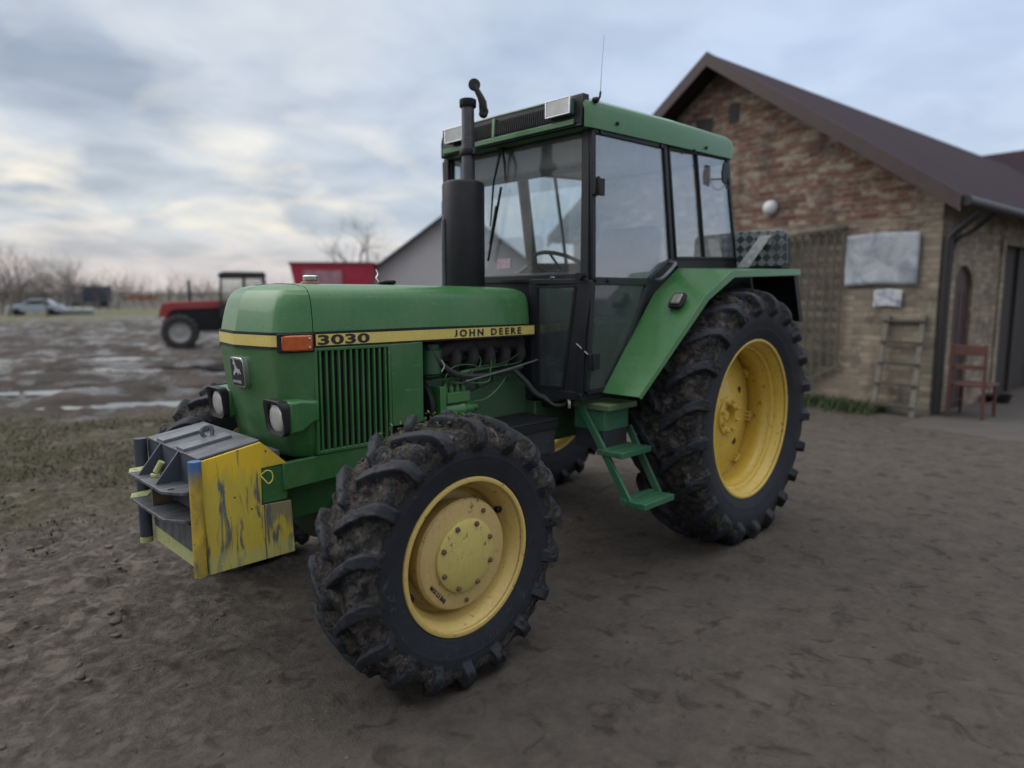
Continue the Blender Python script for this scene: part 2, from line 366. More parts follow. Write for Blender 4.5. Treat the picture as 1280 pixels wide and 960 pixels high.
def arr_mesh(name, V, F, mat, parent=None, centre=(0, 0, 0), smooth=True, attr=None):
    me = bpy.data.meshes.new(name); V = np.asarray(V, np.float32); F = np.asarray(F, np.int32)
    me.vertices.add(len(V)); me.vertices.foreach_set('co', V.ravel()); k = F.shape[1]
    me.loops.add(F.size); me.loops.foreach_set('vertex_index', F.ravel()); me.polygons.add(len(F))
    me.polygons.foreach_set('loop_start', np.arange(0, F.size, k, dtype=np.int32)); me.polygons.foreach_set('loop_total', np.full(len(F), k, np.int32))
    me.polygons.foreach_set('use_smooth', np.full(len(F), smooth)); me.update(calc_edges=True); me.validate()
    if attr:
        for an, av in attr.items():
            a = me.attributes.new(an, 'FLOAT', 'POINT'); a.data.foreach_set('value', np.asarray(av, np.float32))
    return finish(name, me, mat, parent, Vector(centre))
def text_bm(body, size, depth=.001, bold=.0, sx=1.0, spacing=1.0):
    cu = bpy.data.curves.new('lettering', 'FONT'); cu.body = body; cu.size = size; cu.extrude = depth; cu.offset = bold; cu.space_character = spacing
    cu.resolution_u = 3
    o = bpy.data.objects.new('lettering_tmp', cu); COL.objects.link(o); dg = bpy.context.evaluated_depsgraph_get(); dg.update()
    me = bpy.data.meshes.new_from_object(o.evaluated_get(dg)); bm = bmesh.new(); bm.from_mesh(me)
    bpy.data.objects.remove(o); bpy.data.curves.remove(cu); bpy.data.meshes.remove(me)
    bmesh.ops.scale(bm, vec=(sx, 1, 1), verts=bm.verts[:]); return bm
def place_text(bm, origin, xdir, ydir):
    x = Vector(xdir).normalized(); y = Vector(ydir).normalized(); z = x.cross(y)
    m = Matrix(((x.x, y.x, z.x, origin[0]), (x.y, y.y, z.y, origin[1]), (x.z, y.z, z.z, origin[2]), (0, 0, 0, 1)))
    bmesh.ops.transform(bm, matrix=m, verts=bm.verts[:]); return bm

# ================================================================== GROUND
PUDDLES = [(.2, -7.6, 2.0, .34), (2.0, -8.9, 1.4, .25), (-1.8, -8.9, 1.8, .30), (-2.2, -10.4, 2.2, .30), (1.2, -10.6, 1.5, .3), (-6.0, -16.5, 2.4, .5), (3.3, -8.3, 1.0, .3), (-3.5, -12.5, 2.5, .5), (-1.0, -13.5, 2.2, .5), (-.3, -17, 2.2, .4),
           (-2.5, -24, 2.6, .5), (-5, -33, 4, .7), (-9, -43, 5, .8)]
# puddles lie along the wheel ruts, whose direction is roughly across the yard
PR = R(-33)
def pud_mask(x, y):
    m = np.zeros_like(x)
    for cx, cy, a, b in PUDDLES:
        u = (x - cx) * math.cos(PR) + (y - cy) * math.sin(PR); v = -(x - cx) * math.sin(PR) + (y - cy) * math.cos(PR)
        m = np.maximum(m, 1.6 - np.hypot(u / a, v / b) * 1.0)
    return m
def axis_coords(c0, fine, half, far):
    a = [0.]; st = fine
    while a[-1] < far:
        if a[-1] > half: st *= 1.06
        a.append(a[-1] + st)
    a = np.array(a); return np.concatenate([c0 - a[:0:-1], c0 + a])
gx = axis_coords(1.2, .026, 4.4, 900); gy = axis_coords(-.3, .026, 4.4, 900)
X, Y = np.meshgrid(gx, gy, indexing='ij'); x = X.ravel(); y = Y.ravel()
def ground_h(x, y):
    p = np.stack([x, y, np.zeros_like(x)], 1)
    # field beyond the yard (image left / far -Y): rutted mud
    field = sstep(-y - .45 * (x - 1) + (fbm(p * .5) - .5) * 2, 6.5, 7.4) * sstep(y, -70, -50)
    grassy = sstep(-y - .15 * x + (fbm(p * .8 + 9) - .5) * 1.6, 1.6, 3.2) * (1 - field)
    u = x * math.cos(PR) + y * math.sin(PR); v = -x * math.sin(PR) + y * math.cos(PR)
    rut = fbm(np.stack([u * .35, v * 1.7, x * 0], 1) + 3, 4) - .5
    h = (fbm(p * 1.1) - .5) * .05 + (fbm(p * 5) - .5) * .022 + (fbm(p * 16 + 5, 3) - .5) * .012
    left = sstep(-y + .55 * x, 0.2, 3.0)
    h = h * (.35 + .75 * left) + (fbm(p * 7 + 31, 4) - .5) * .060 * left * (1 - field)
    h = h + left * (1 - field) * ((fbm(p * 20 + 80, 3) - .5) * .030 + .028 * sstep(fbm(p * 9 + 15, 3), .56, .68)) + (1 - left) * (fbm(p * 22 + 90, 3) - .5) * .012
    h = h + field * (rut * .42 + (fbm(p * 2.2 + 60, 4) - .5) * .16) + grassy * (fbm(p * 9 + 40, 3) - .5) * .03
    near = np.exp(-(((x - 1) / 1.9) ** 4 + (y / 1.5) ** 4)); h = h * (1 - .75 * near)
    for wx, wy, hw_ in ((2.25, .917, .15), (2.25, -.917, .15), (-.217, .87, .21), (-.217, -.87, .21)):
        ddx, ddy = x - wx, np.abs(y - wy) - hw_
        h = h + .028 * np.exp(-((ddy - .02) / .045) ** 2) * np.exp(-(ddx / .26) ** 4) * (.5 + fbm(p * 12 + 9, 3)) + .02 * np.exp(-((np.abs(ddx) - .27) / .06) ** 2) * (ddy < 0)
    # yard slab in front of the barn
    yard = sstep(-x, 3.4, 4.4); h = h * (1 - .6 * yard * (1 - field))
    pm = pud_mask(x, y) * (1 if True else 0); h = h - sstep(pm, .3, .9) * .05 * field
    return h, field, grassy, pm, left
h, field, grassy, pm, left = ground_h(x, y)
nx, ny = len(gx), len(gy); idx = np.arange(nx * ny).reshape(nx, ny)
Fq = np.stack([idx[:-1, :-1].ravel(), idx[1:, :-1].ravel(), idx[1:, 1:].ravel(), idx[:-1, 1:].ravel()], 1)
def m_ground():
    m = MT('muddy_ground')
    def att(n): a = m.N('ShaderNodeAttribute'); a.attribute_name = n; return a.outputs['Fac']
    f, g, lf = att('field'), att('grassy'), att('left')
    n0 = m.noise(.9, 5, .6); n1 = m.noise(5, 6, .62); n2 = m.noise(22, 6, .68); n3 = m.noise(90, 5, .7)
    packed = m.mix(m.ramp(n1, (.3, 0.), (.7, 1.)), (.048, .042, .037), (.094, .083, .074))
    packed = m.mix(m.ramp(n0, (.35, 0.), (.68, .6)), packed, (.058, .052, .048))
    packed = m.mix(m.ramp(n2, (.36, 0.), (.66, .45)), packed, (.115, .10, .087))
    packed = m.mix(m.ramp(n3, (.62, 0.), (.72, .6)), packed, (.022, .018, .016))
    gm = m.noise(2.5, 6, .7); grass = m.mix(m.ramp(n2, (.35, 0.), (.65, 1.)), (.030, .031, .016), (.072, .068, .038))
    lfc = m.mix(m.ramp(n2, (.34, 0.), (.68, 1.)), (.032, .028, .024), (.115, .10, .084))
    c = m.mix(m.math('MULTIPLY', lf, .8), packed, lfc); cl = m.ramp(m.noise(8, 3, .55, dist=.6), (.52, 0.), (.62, 1.)); c = m.mix(m.math('MULTIPLY', m.math('ADD', m.math('MULTIPLY', lf, .6), .12), cl), c, (.15, .132, .112)); dk = m.ramp(m.noise(6.5, 4, .6, vec=None, stretch=(1, 1, 1.7), dist=.8), (.56, 0.), (.66, 1.)); c = m.mix(m.math('MULTIPLY', dk, .6), c, (.026, .022, .019))
    k = m.math('MULTIPLY', g, m.ramp(gm, (.40, .15), (.60, .95))); c = m.mix(k, c, grass)
    ns = m.noise(.8, 6, .68, stretch=(1, 1, 1)); mudc = m.mix(m.ramp(ns, (.35, 0.), (.65, 1.)), (.020, .017, .015), (.070, .060, .055))
    c = m.mix(f, c, mudc)
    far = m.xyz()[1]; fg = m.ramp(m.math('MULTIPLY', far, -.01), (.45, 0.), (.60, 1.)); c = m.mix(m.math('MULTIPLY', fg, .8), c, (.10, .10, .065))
    wet = m.math('MULTIPLY', f, m.ramp(m.noise(.75, 5, .62, dist=.4, stretch=(1, 1, 1)), (.50, 0.), (.58, 1.)))
    c = m.mix(m.math('MULTIPLY', wet, .6), c, (.03, .028, .03))
    rgh = m.mix(wet, m.mix(n2, (.72, .72, .72), (.95, .95, .95)), (.14, .14, .14))
    hh = m.math('ADD', m.math('MULTIPLY', n2, .6), m.math('MULTIPLY', n3, .35)); m.bump(hh, .9, .05)
    c = m.mix(1.0, c, (1.30, 1.28, 1.27), 'MULTIPLY')
    return m.fin(c, rgh, 0, m.mix(wet, (.12, .12, .12), (.5, .5, .5)))
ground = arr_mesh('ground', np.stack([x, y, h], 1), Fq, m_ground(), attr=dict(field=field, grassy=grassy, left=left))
tag(ground, 'brown-grey muddy farmyard ground with ruts running off to the field', kind='structure')
# water standing in the ruts: irregular sheets a few mm above the mud around them
def m_water():
    m = MT('puddle_water'); m.bump(m.noise(3, 3), .02, .01); return m.fin((.05, .05, .05), .06, 0, .9)
MW = m_water()
for i, (cx, cy, a, b) in enumerate(PUDDLES):
    n = 40; ang = np.linspace(0, 2 * np.pi, n, endpoint=False); q = np.stack([np.cos(ang) * 1.3 + i * 5, np.sin(ang) * 1.3, ang * 0], 1)
    rr = .55 + .9 * fbm(q * 1.6, 4); u = a * rr * np.cos(ang); v = b * rr * np.sin(ang)
    px = cx + u * math.cos(PR) - v * math.sin(PR); py = cy + u * math.sin(PR) + v * math.cos(PR)
    hc = ground_h(px, py)[0]; z = float(np.percentile(hc, 55)) + .004
    bm = nb(); vs = [bm.verts.new((float(px[k]), float(py[k]), z)) for k in range(n)]; bm.faces.new(vs)
    tag(obj('puddle', bm, MW), 'rain puddle lying in the ruts', kind='structure')

# clods and stones trodden into the yard: too many to count
def blob_set(spots, name, mat, flat=.5, seed=1):
    bm0 = bmesh.new(); bmesh.ops.create_icosphere(bm0, subdivisions=2, radius=1); bv = np.array([v.co[:] for v in bm0.verts]); bf = np.array([[v.index for v in f.verts] for f in bm0.faces]); bm0.free()
    V = []; Fc = []; k = 0
    for (sx_, sy_, sz_, r_) in spots:
        s = np.array([rng.uniform(.7, 1.3), rng.uniform(.7, 1.3), flat * rng.uniform(.6, 1.2)]) * r_
        d = bv * (1 + 1.1 * (fbm(bv * 1.6 + rng.random(3) * 30, 3) - .5)[:, None]); a = rng.uniform(0, 6.3)
        d = d * s; d = np.stack([d[:, 0] * math.cos(a) - d[:, 1] * math.sin(a), d[:, 0] * math.sin(a) + d[:, 1] * math.cos(a), d[:, 2]], 1)
        V.append(d + (sx_, sy_, sz_)); Fc.append(bf + k); k += len(bv)
    return arr_mesh(name, np.concatenate(V), np.concatenate(Fc), mat)
sp = []
while len(sp) < 3400:
    a_, b_ = rng.uniform(-4, 5), rng.uniform(-7, 3.2)
    l = 1 / (1 + math.exp(-(-b_ + .55 * a_ - 1.2) * 3))
    if rng.random() > .30 + .70 * l: continue
    if -1 < a_ < 2.7 and -1.1 < b_ < 1.1: continue
    if math.hypot(a_ - 3.98, b_ - 3.03) < .9: continue
    r_ = .003 + .024 * rng.random() ** 4 * (0.3 + .7 * l)
    sp.append((a_, b_, r_, r_))
sa = np.array([s[0] for s in sp]); sb = np.array([s[1] for s in sp]); sh = ground_h(sa, sb)[0]
sp = [(s[0], s[1], float(z_) + s[3] * .12, s[3]) for s, z_ in zip(sp, sh)]
M['clod'] = plain('pale_clod', (.095, .082, .068), .9, 0, .35, 18, .5, .2)
tag(blob_set(sp, 'clods', M['clod'], .62), 'scattered clods and small stones trodden into the mud', kind='stuff')

# grass: short tufts on the verge to the left and by the barn wall
def blades(pts, hgt, name, cols, label):
    V = []; Fc = []
    n = len(pts); a = rng.uniform(0, 6.28, n); hh = hgt * rng.uniform(.4, 1.3, n); ln = rng.uniform(.2, 1.1, n) * hh; wd = .004 + .004 * rng.random(n)
    zz = ground_h(pts[:, 0], pts[:, 1])[0] - .005
    dx_, dy_ = np.cos(a), np.sin(a); b = np.stack([pts[:, 0], pts[:, 1], zz], 1)
    s = np.stack([-dy_ * wd, dx_ * wd, 0 * wd], 1); top = b + np.stack([dx_ * ln, dy_ * ln, hh], 1); mid = b + np.stack([dx_ * ln * .35, dy_ * ln * .35, hh * .6], 1)
    V = np.stack([b - s, b + s, mid + s * .8, mid - s * .8, top + s * .1, top - s * .1], 1).reshape(-1, 3)
    i = np.arange(n)[:, None] * 6; Fc = np.concatenate([i + [0, 1, 2, 3], i + [3, 2, 4, 5]])
    m = MT(name + '_material'); nn = m.noise(14, 4, .6); c = m.mix(m.ramp(nn, (.35, 0.), (.65, 1.)), cols[0], cols[1])
    return tag(arr_mesh(name, V, Fc, m.fin(c, .7, 0, .3)), label, kind='stuff')
pp = np.stack([rng.uniform(-4, 5, 90000), rng.uniform(-8.5, -1, 90000)], 1)
_, fl, gr, _, _ = ground_h(pp[:, 0], pp[:, 1]); dens = gr * sstep(fbm(np.stack([pp[:, 0], pp[:, 1], pp[:, 0] * 0], 1) * 1.4 + 20, 4),   .42, .56)
pp = pp[rng.random(len(pp)) < dens * .95]
blades(pp, .026, 'grass', ((.045, .047, .022), (.10, .095, .050)), 'thin trampled grass on the muddy verge')

# ================================================================== THE TRACTOR
M['side_char'] = plain('raised_rubber_character', (.035, .04, .05), .55, 0, .1, 20, 0, .3)
T = root('tractor', 'green farm tractor with yellow wheels, black-framed cab and upright black exhaust', 'tractor')

# ---- tyres -------------------------------------------------------
def tyre(name, parent, hub, s, prof, hwid, R0, nl, lug_h, g_shift, lw, nseg, seed, mudlev):
    """prof: half profile (lateral, radius) bead -> centre"""
    pts = np.array(prof); seg = np.hypot(*np.diff(pts, axis=0).T); L0 = np.concatenate([[0], np.cumsum(seg)])
    nh = 74; ls = np.linspace(0, L0[-1], nh)
    # smooth resample
    lat = np.interp(ls, L0, pts[:, 0]); rad = np.interp(ls, L0, pts[:, 1])
    k = np.array([1, 2, 3, 2, 1]) / 9
    for _ in range(2):
        lp = np.pad(lat, 2, mode='edge'); rp = np.pad(rad, 2, mode='edge')
        l2 = np.convolve(lp, k, 'valid'); r2 = np.convolve(rp, k, 'valid'); lat[3:-1] = l2[3:-1]; rad[3:-1] = r2[3:-1]
    lat[-1] = 0
    v = L0[-1] - ls
    lat = np.concatenate([lat, -lat[-2::-1]]); rad = np.concatenate([rad, rad[-2::-1]]); v = np.concatenate([v, -v[-2::-1]])
    tl, tr = np.gradient(lat), np.gradient(rad); nn_ = np.hypot(tl, tr); nl_, nr_ = -tr / nn_, tl / nn_
    if nr_[len(nr_) // 2] < 0: nl_, nr_ = -nl_, -nr_
    th = np.linspace(0, 2 * np.pi, nseg, endpoint=False)
    TH, Vv = np.meshgrid(th, v, indexing='ij'); av = np.abs(Vv); vs_ = hwid['shoulder']; ve = hwid['end']
    pitch = 2 * np.pi / nl
    g = g_shift * np.minimum(av / vs_, 1.0) ** .85
    off = np.where(Vv > 0, 0, .5) * pitch
    n3 = fbm(np.stack([np.cos(TH).ravel() * R0 * 7 + seed, np.sin(TH).ravel() * R0 * 7, Vv.ravel() * 7], 1), 4).reshape(TH.shape)
    n4 = fbm(np.stack([np.cos(TH).ravel() * R0 * 26 + seed, np.sin(TH).ravel() * R0 * 26 + 5, Vv.ravel() * 26], 1), 3).reshape(TH.shape)
    ph = (TH - g / R0 - off + (n3 - .5) * .010 / R0) / pitch; ph = ph - np.round(ph); u = ph * pitch * R0
    hw = lw[0] + (lw[1] - lw[0]) * np.minimum(av / vs_, 1.25)
    flank = .010
    mk = 1 - sstep(np.abs(u), hw, hw + flank)
    mk = mk * (1 - sstep(av, ve - .045, ve)) * sstep(av * 1.0 + (hw - np.abs(u)) * .4, .000, .022)
    hgt = lug_h * mk * (1 - .0 * n3)
    inside = 1 - sstep(av, vs_ * .8, vs_ * 1.15)
    mudfill = inside * (1 - mk) * sstep(n3, .50, .72) * mudlev * lug_h * .75
    hgt = hgt + mudfill + (n4 - .5) * (.004 + .008 * (1 - mk)) * (1 - sstep(av, ve - .05, ve)) + (n3 - .5) * .004 * inside
    # slightly worn, rounded lug crowns
    hgt = hgt - mk * .006 * sstep(n4, .5, .7)
    # ring ribs on the sidewall
    rb = sstep(av, ve, ve + .02); hgt = hgt + rb * .0014 * sstep(np.sin(av * 2 * np.pi / .075), .80, .95)
    rr = rad[None] + nr_[None] * hgt; la = lat[None] + nl_[None] * hgt
    Xc = rr * np.cos(TH); Zc = rr * np.sin(TH); Yc = la * s
    # flat spot where it stands on the ground
    zmin = -hub[2] - .012; Zc = np.where(Zc < zmin, zmin + (Zc - zmin) * .1, Zc)
    V = np.stack([Xc, Yc, Zc], 2).reshape(-1, 3); m = len(v); i = np.arange(nseg)[:, None]; j = np.arange(m - 1)[None]; i2 = (i + 1) % nseg
    F_ = np.stack([(i * m + j).ravel(), (i * m + j + 1).ravel(), (i2 * m + j + 1).ravel(), (i2 * m + j).ravel()], 1)
    if s < 0: F_ = F_[:, ::-1]
    shb = np.exp(-((av - (vs_ + .035)) / .035) ** 2)
    mud = (inside * (.12 + .38 * (1 - mk)) + shb * (.58 - .25 * mk) + .06) * mudlev * 1.15
    mud = np.where(av > ve + .02, .02, mud)
    return arr_mesh(name, V, F_, M['tyre'], parent, hub, attr=dict(mud=mud.ravel()))

FP = [(.132, .308), (.138, .325), (.147, .350), (.155, .390), (.158, .425), (.156, .462), (.150, .488), (.139, .505), (.124, .515), (.085, .524), (.04, .529), (0, .531)]
RP = [(.180, .505), (.190, .53), (.208, .575), (.222, .64), (.224, .69), (.214, .735), (.198, .764), (.178, .782), (.12, .797), (.06, .806), (0, .809)]

def front_wheel(s):
    H = Vector((2.250, .917 * s, .570)); y0 = 0
    bm = nb()
    prof = [(.150, .296), (.158, .300), (.160, .309), (.157, .317), (.150, .3185), (.146, .312), (.142, .300), (.138, .293), (.112, .286), (.106, .279), (.085, .276), (.07, .262), (.045, .256), (.00, .258), (-.02, .25), (-.03, .23), (-.045, .22), (-.045, .10),
            (-.055, .10), (-.06, .22), (-.05, .262), (-.10, .285), (-.15, .295), (-.15, .317), (-.16, .317)]
    lathe(bm, [(a - .012 * (1 if a > 0 else -1), r * 1.02) for a, r in prof], H, 'y', 96, s)
    wheel = obj('wheel', bm, M['rim_f'], T, 50, centre=H)
    tyre('tyre', wheel, H, s, FP, dict(shoulder=.146, end=.228), .560, 18, .042, .140, (.019, .025), 900, 3 if s > 0 else 11, 1.0)
    bm = nb(); lathe(bm, [(-.03, .20), (.02, .212), (.07, .224), (.095, .228), (.108, .220), (.112, .205), (.112, .0)], H, 'y', 80, s); obj('hub_drum', bm, M['drum'], wheel, 40)
    bm = nb(); lathe(bm, [(-.03, .240), (-.012, .242), (-.008, .236), (-.008, .2)], H, 'y', 80, s); obj('hub_flange', bm, M['drum'], wheel, 40)
    bm = nb(); lathe(bm, [(.110, .148), (.124, .150), (.128, .146), (.130, .125), (.133, .118), (.133, .0)], H, 'y', 72, s); obj('hub_cap', bm, M['cap'], wheel, 40)
    for k in range(8):
        a = R(22 + 45 * k); bm = nb(); c = H + Vector((math.cos(a) * .132, .129 * s, math.sin(a) * .132)); lathe(bm, [(0, .0115), (.006, .0115), (.012, .008), (.013, 0)], c, 'y', 6, s); obj('cap_bolt', bm, M['bolt'], wheel, 30)
    for k in range(4):
        a = R(-20 + 90 * k); bm = nb(); c = H + Vector((math.cos(a) * .235, -.01 * s, math.sin(a) * .235)); lathe(bm, [(0, .014), (.016, .014), (.02, .01), (.021, 0)], c, 'y', 6, s); obj('wheel_nut', bm, M['bolt'], wheel, 30)
    for a in (-28, 152):
        a = R(a); bm = nb(); c = H + Vector((math.cos(a) * .268, .05 * s, math.sin(a) * .268)); lathe(bm, [(0, .016), (.02, .016), (.026, .01), (.027, 0)], c, 'y', 6, s); obj('rim_bolt', bm, M['black'], wheel, 30)
    if s > 0:
        for a, t in ((122, 1), (-92, 1)):
            ar = R(a); bm = nb(); c = H + Vector((math.cos(ar) * .192, .113, math.sin(ar) * .192)); lathe(bm, [(0, .010), (.006, .010), (.008, .007), (.009, 0)], c, 'y', 8, 1); obj('drum_plug', bm, M['bolt'], wheel, 30)
        for chs, a0, da in (('135', -98, 6.5), ('V', -70, 5), ('23', -8, 5.5)):
            for k, chh in enumerate(chs):
                ar = R(a0 + (len(chs) - 1 - k) * da if a0 > -60 else a0 - k * -da * -1 + 0); ar = R(a0 - k * da)
                cb = text_bm(chh, .052, .0012, .0012, .9); xs = [v.co.x for v in cb.verts]; bmesh.ops.translate(cb, verts=cb.verts[:], vec=(-(min(xs) + max(xs)) / 2, -.018, 0))
                er = Vector((math.cos(ar), 0, math.sin(ar))); c_ = H + er * .398 + Vector((0, .1555, 0)); xd_ = Vector((0, 1, 0)).cross(er) * -1
                place_text(cb, c_, er.cross(Vector((0, 1, 0))), er); 
                obj('sidewall_character', cb, M['side_char'], wheel)
        # handwritten pressure note on the drum
        bm = text_bm('MAX 2.5 BAR', .024, .0006, .0006, .8)
        bmesh.ops.translate(bm, verts=bm.verts[:], vec=(-.05, -.008, 0))
        # from the outside (+Y) the reader's right is -X; the note runs round the drum low on its front side
        a = R(-40); c = H + Vector((math.cos(a) * .188, .1135, math.sin(a) * .188)); xd = Vector((math.sin(a), 0, -math.cos(a))); yd = Vector((0, 1, 0)).cross(xd)
        place_text(bm, c, -xd if False else xd, yd); obj('pressure_note', bm, M['letter'], wheel, 30)
    return wheel
def rear_wheel(s):
    H = Vector((-.217, .87 * s, .815))
    bm = nb()
    prof = [(.178, .500), (.186, .503), (.190, .512), (.187, .521), (.180, .522), (.174, .515), (.170, .500), (.164, .492), (.135, .484), (.128, .476), (.108, .474), (.098, .458), (.070, .455), (.060, .444), (.02, .440), (-.01, .446), (-.03, .452), (-.07, .458),
            (-.09, .478), (-.15, .49), (-.178, .50), (-.186, .521)]
    lathe(bm, prof, H, 'y', 120, s)
    wheel = obj('wheel', bm, M['rim_r'], T, 50, centre=H, label='large rear wheel')
    tyre('tyre', wheel, H, s, RP, dict(shoulder=.205, end=.31), .84, 21, .046, .20, (.022, .030), 1150, 23 if s > 0 else 41, .95)
    bm = nb(); lathe(bm, [(-.082, .455), (-.078, .458), (-.074, .440), (-.06, .36), (-.03, .30), (-.015, .22), (.0, .15), (.004, .12), (.004, .075), (-.05, .072)], H, 'y', 96, s); disc = obj('wheel_disc', bm, M['rim_r'], wheel, 45)
    bm = nb(); lathe(bm, [(.002, .128), (.016, .126), (.018, .12), (.018, .078), (-.04, .074)], H, 'y', 64, s); obj('hub_ring', bm, M['rim_r'], wheel, 40)
    bm = nb(); lathe(bm, [(-.09, .073), (-.035, .070), (-.025, .06), (-.025, .035), (.0, .032), (.002, 0)], H, 'y', 40, s); obj('axle_end', bm, M['rim_r'], wheel, 40)
    for k in range(8):
        a = R(20 + 45 * k); bm = nb(); c = H + Vector((math.cos(a) * .102, .018 * s, math.sin(a) * .102)); lathe(bm, [(0, .015), (.016, .015), (.02, .011), (.028, .009), (.03, 0)], c, 'y', 6, s); obj('wheel_nut', bm, M['rim_r'], wheel, 30)
    for k in range(8):
        a = R(8 + 45 * k); er = Vector((math.cos(a), 0, math.sin(a))); et = Vector((-math.sin(a), 0, math.cos(a))); c = H + er * .425 + Vector((0, -.075 * s, 0)); bm = nb()
        bar(bm, c - er * .04, c + er * .03, .05, .012, (0, 1, 0)); tube(bm, [c + et * .028 - er * .01, c + et * .028 + Vector((0, .035 * s, 0)), c - et * .028 + Vector((0, .035 * s, 0)), c - et * .028 - er * .01], .008, 8)
        tube(bm, [c, c + Vector((0, .045 * s, 0))], .011, 6); obj('rim_clamp', bm, M['rim_r'], wheel, 40)
    for k in range(4):
        a = R(52 + 90 * k); bm = nb(); c = H + Vector((math.cos(a) * .25, -.022 * s, math.sin(a) * .25)); lathe(bm, [(0, .024), (.004, .024), (.004, 0)], c, 'y', 18, s); obj('disc_hole', bm, M['dark'], wheel, 30)
    return wheel
for s in (1, -1): front_wheel(s); rear_wheel(s)
# mud plastered on the left front tyre, with a few sprigs of weed
spm = []
for k in range(170):
    a = rng.uniform(R(25), R(245)) if k % 3 else rng.uniform(R(40), R(110)); la = rng.normal(0, .085)
    if abs(la) > .12: continue
    r_ = .540 + rng.uniform(-.010, .008); spm.append((2.250 + r_ * math.cos(a), .91 + la, .572 + r_ * math.sin(a), rng.uniform(.003, .009)))
mo = blob_set(spm, 'caked_mud', M['mud'], .9); mo.parent = T; ORG[mo.name] = Vector((0, 0, 0))
mo['kind'] = 'stuff'
spm = []
for k in range(110):
    a = rng.uniform(R(60), R(200)); la = rng.normal(0, .10)
    if abs(la) > .19: continue
    r_ = .835 + rng.uniform(-.014, .012); spm.append((-.217 + r_ * math.cos(a), .87 + la, .815 + r_ * math.sin(a), rng.uniform(.003, .010)))
mo = blob_set(spm, 'caked_mud', M['mud'], .9); mo.parent = T; mo['kind'] = 'stuff'
V = []; Fc = []
for k in range(70):
    a = rng.uniform(R(62), R(128)); la = rng.uniform(-.11, .09); r_ = .555; c = np.array([2.250 + r_ * math.cos(a), .91 + la, .572 + r_ * math.sin(a)])
    for q in range(3):
        d = rng.normal(0, 1, 3); d /= np.linalg.norm(d); e = np.cross(d, rng.normal(0, 1, 3)); e /= np.linalg.norm(e); l = rng.uniform(.006, .016); b = len(V) * 1
        V += [c - e * l * .25, c + d * l, c + e * l * .25 + d * l * .5, c - d * .1 * l]; Fc.append([b, b + 1, b + 2, b + 3])
wd = arr_mesh('weed_sprigs', V, Fc, plain('weed_green', (.10, .17, .04), .6, 0, .3, 60, 0), T); wd['kind'] = 'stuff'

def jfix(bm):
    y0 = min(v.co.y for v in bm.verts)
    if y0 < -.004:
        xm = max(v.co.x for v in bm.verts if v.co.y < -.003) + .0015; ym = max(v.co.y for v in bm.verts)
        for v in bm.verts:
            if v.co.x <= xm: v.co.y = (v.co.y - y0) / (ym - y0) * ym
    return bm
def fitw(bm, wd_):
    x0 = min(v.co.x for v in bm.verts); x1 = max(v.co.x for v in bm.verts); bmesh.ops.translate(bm, verts=bm.verts[:], vec=(-x0, 0, 0)); bmesh.ops.scale(bm, vec=(wd_ / (x1 - x0), 1, 1), verts=bm.verts[:]); return bm
def refine(half):
    P_ = [Vector((a, b, 0)) for a, b in half]; out = []
    for i in range(len(P_) - 1):
        for k in range(3 if i < 7 else 1):
            t = k / 3; a, b, c, d = P_[max(i - 1, 0)], P_[i], P_[i + 1], P_[min(i + 2, len(P_) - 1)]
            q_ = .5 * ((2 * b) + (c - a) * t + (2 * a - 5 * b + 4 * c - d) * t * t + (3 * b - a - 3 * c + d) * t ** 3); out.append((q_.x, q_.y))
    return out + [half[-1]]
# ---- hood --------------------------------------------------------
LAY = [(1.452, 0), (1.50, .003), (1.55, .008), (1.59, .015), (1.613, .024), (1.632, .038), (1.646, .060), (1.655, .092), (1.661, .15), (1.664, .24)]
HW = .325
def nose_outline(z0, ins):
    """front half of the plan outline at a layer, from the left rear corner round to the right rear corner (2.50)"""
    lean = (z0 - 1.40) * .14 + ins * .9; k = (HW - ins) / HW
    half = [(2.500, .325), (2.56, .3245), (2.60, .320), (2.628, .309), (2.648, .292), (2.660, .272), (2.667, .25), (2.684, .15), (2.699, .06), (2.709, 0)]
    half = refine(half)
    pts = []
    for X_, Y_ in half: pts.append((max(2.45, X_ - lean * sstep(np.array(X_), 2.50, 2.62)), Y_ * k))
    return pts + [(a, -b) for a, b in pts[-2::-1]]
bm = nb(); rings = []
for z0, ins in LAY:
    rings.append([bm.verts.new((float(a), float(b), z0)) for a, b in nose_outline(z0, ins)])
for a, b in zip(rings, rings[1:]):
    for k in range(len(a) - 1): bm.faces.new((a[k], a[k + 1], b[k + 1], b[k]))
top = rings[-1]; n = len(top)
for k in range(n // 2): 
    if k + 1 < n - 1 - k - 1 + 1: bm.faces.new([v for i_, v in enumerate((top[k], top[k + 1], top[n - 2 - k], top[n - 1 - k])) if v not in (top[k], top[k + 1], top[n - 2 - k], top[n - 1 - k])[:i_]]) if k < n // 2 - 1 else bm.faces.new((top[k], top[k + 1], top[n - 1 - k]))
obj('hood_nose', bm, M['green'], T, 15)
bm = nb(); secs = []
def hood_sec(X_, dz=0, kin=0):
    ps = []
    for z0, ins in LAY: ps.append((HW - ins - kin, z0 + dz))
    ps += [(.0, 1.666 + dz)]
    return [bm.verts.new((X_, a, b)) for a, b in ps] + [bm.verts.new((X_, -a, b)) for a, b in ps[-2::-1]]
for X_, dz, kin in [(2.496, 0, 0), (2.2, .001, 0), (1.9, .002, 0), (1.6, .001, 0), (1.4, 0, 0), (1.25, -.002, 0), (1.17, -.004, .001), (1.13, -.012, .006), (1.115, -.03, .02)]: secs.append(hood_sec(X_, dz, kin))
for a, b in zip(secs, secs[1:]):
    for k in range(len(a) - 1): bm.faces.new((a[k], a[k + 1], b[k + 1], b[k]))
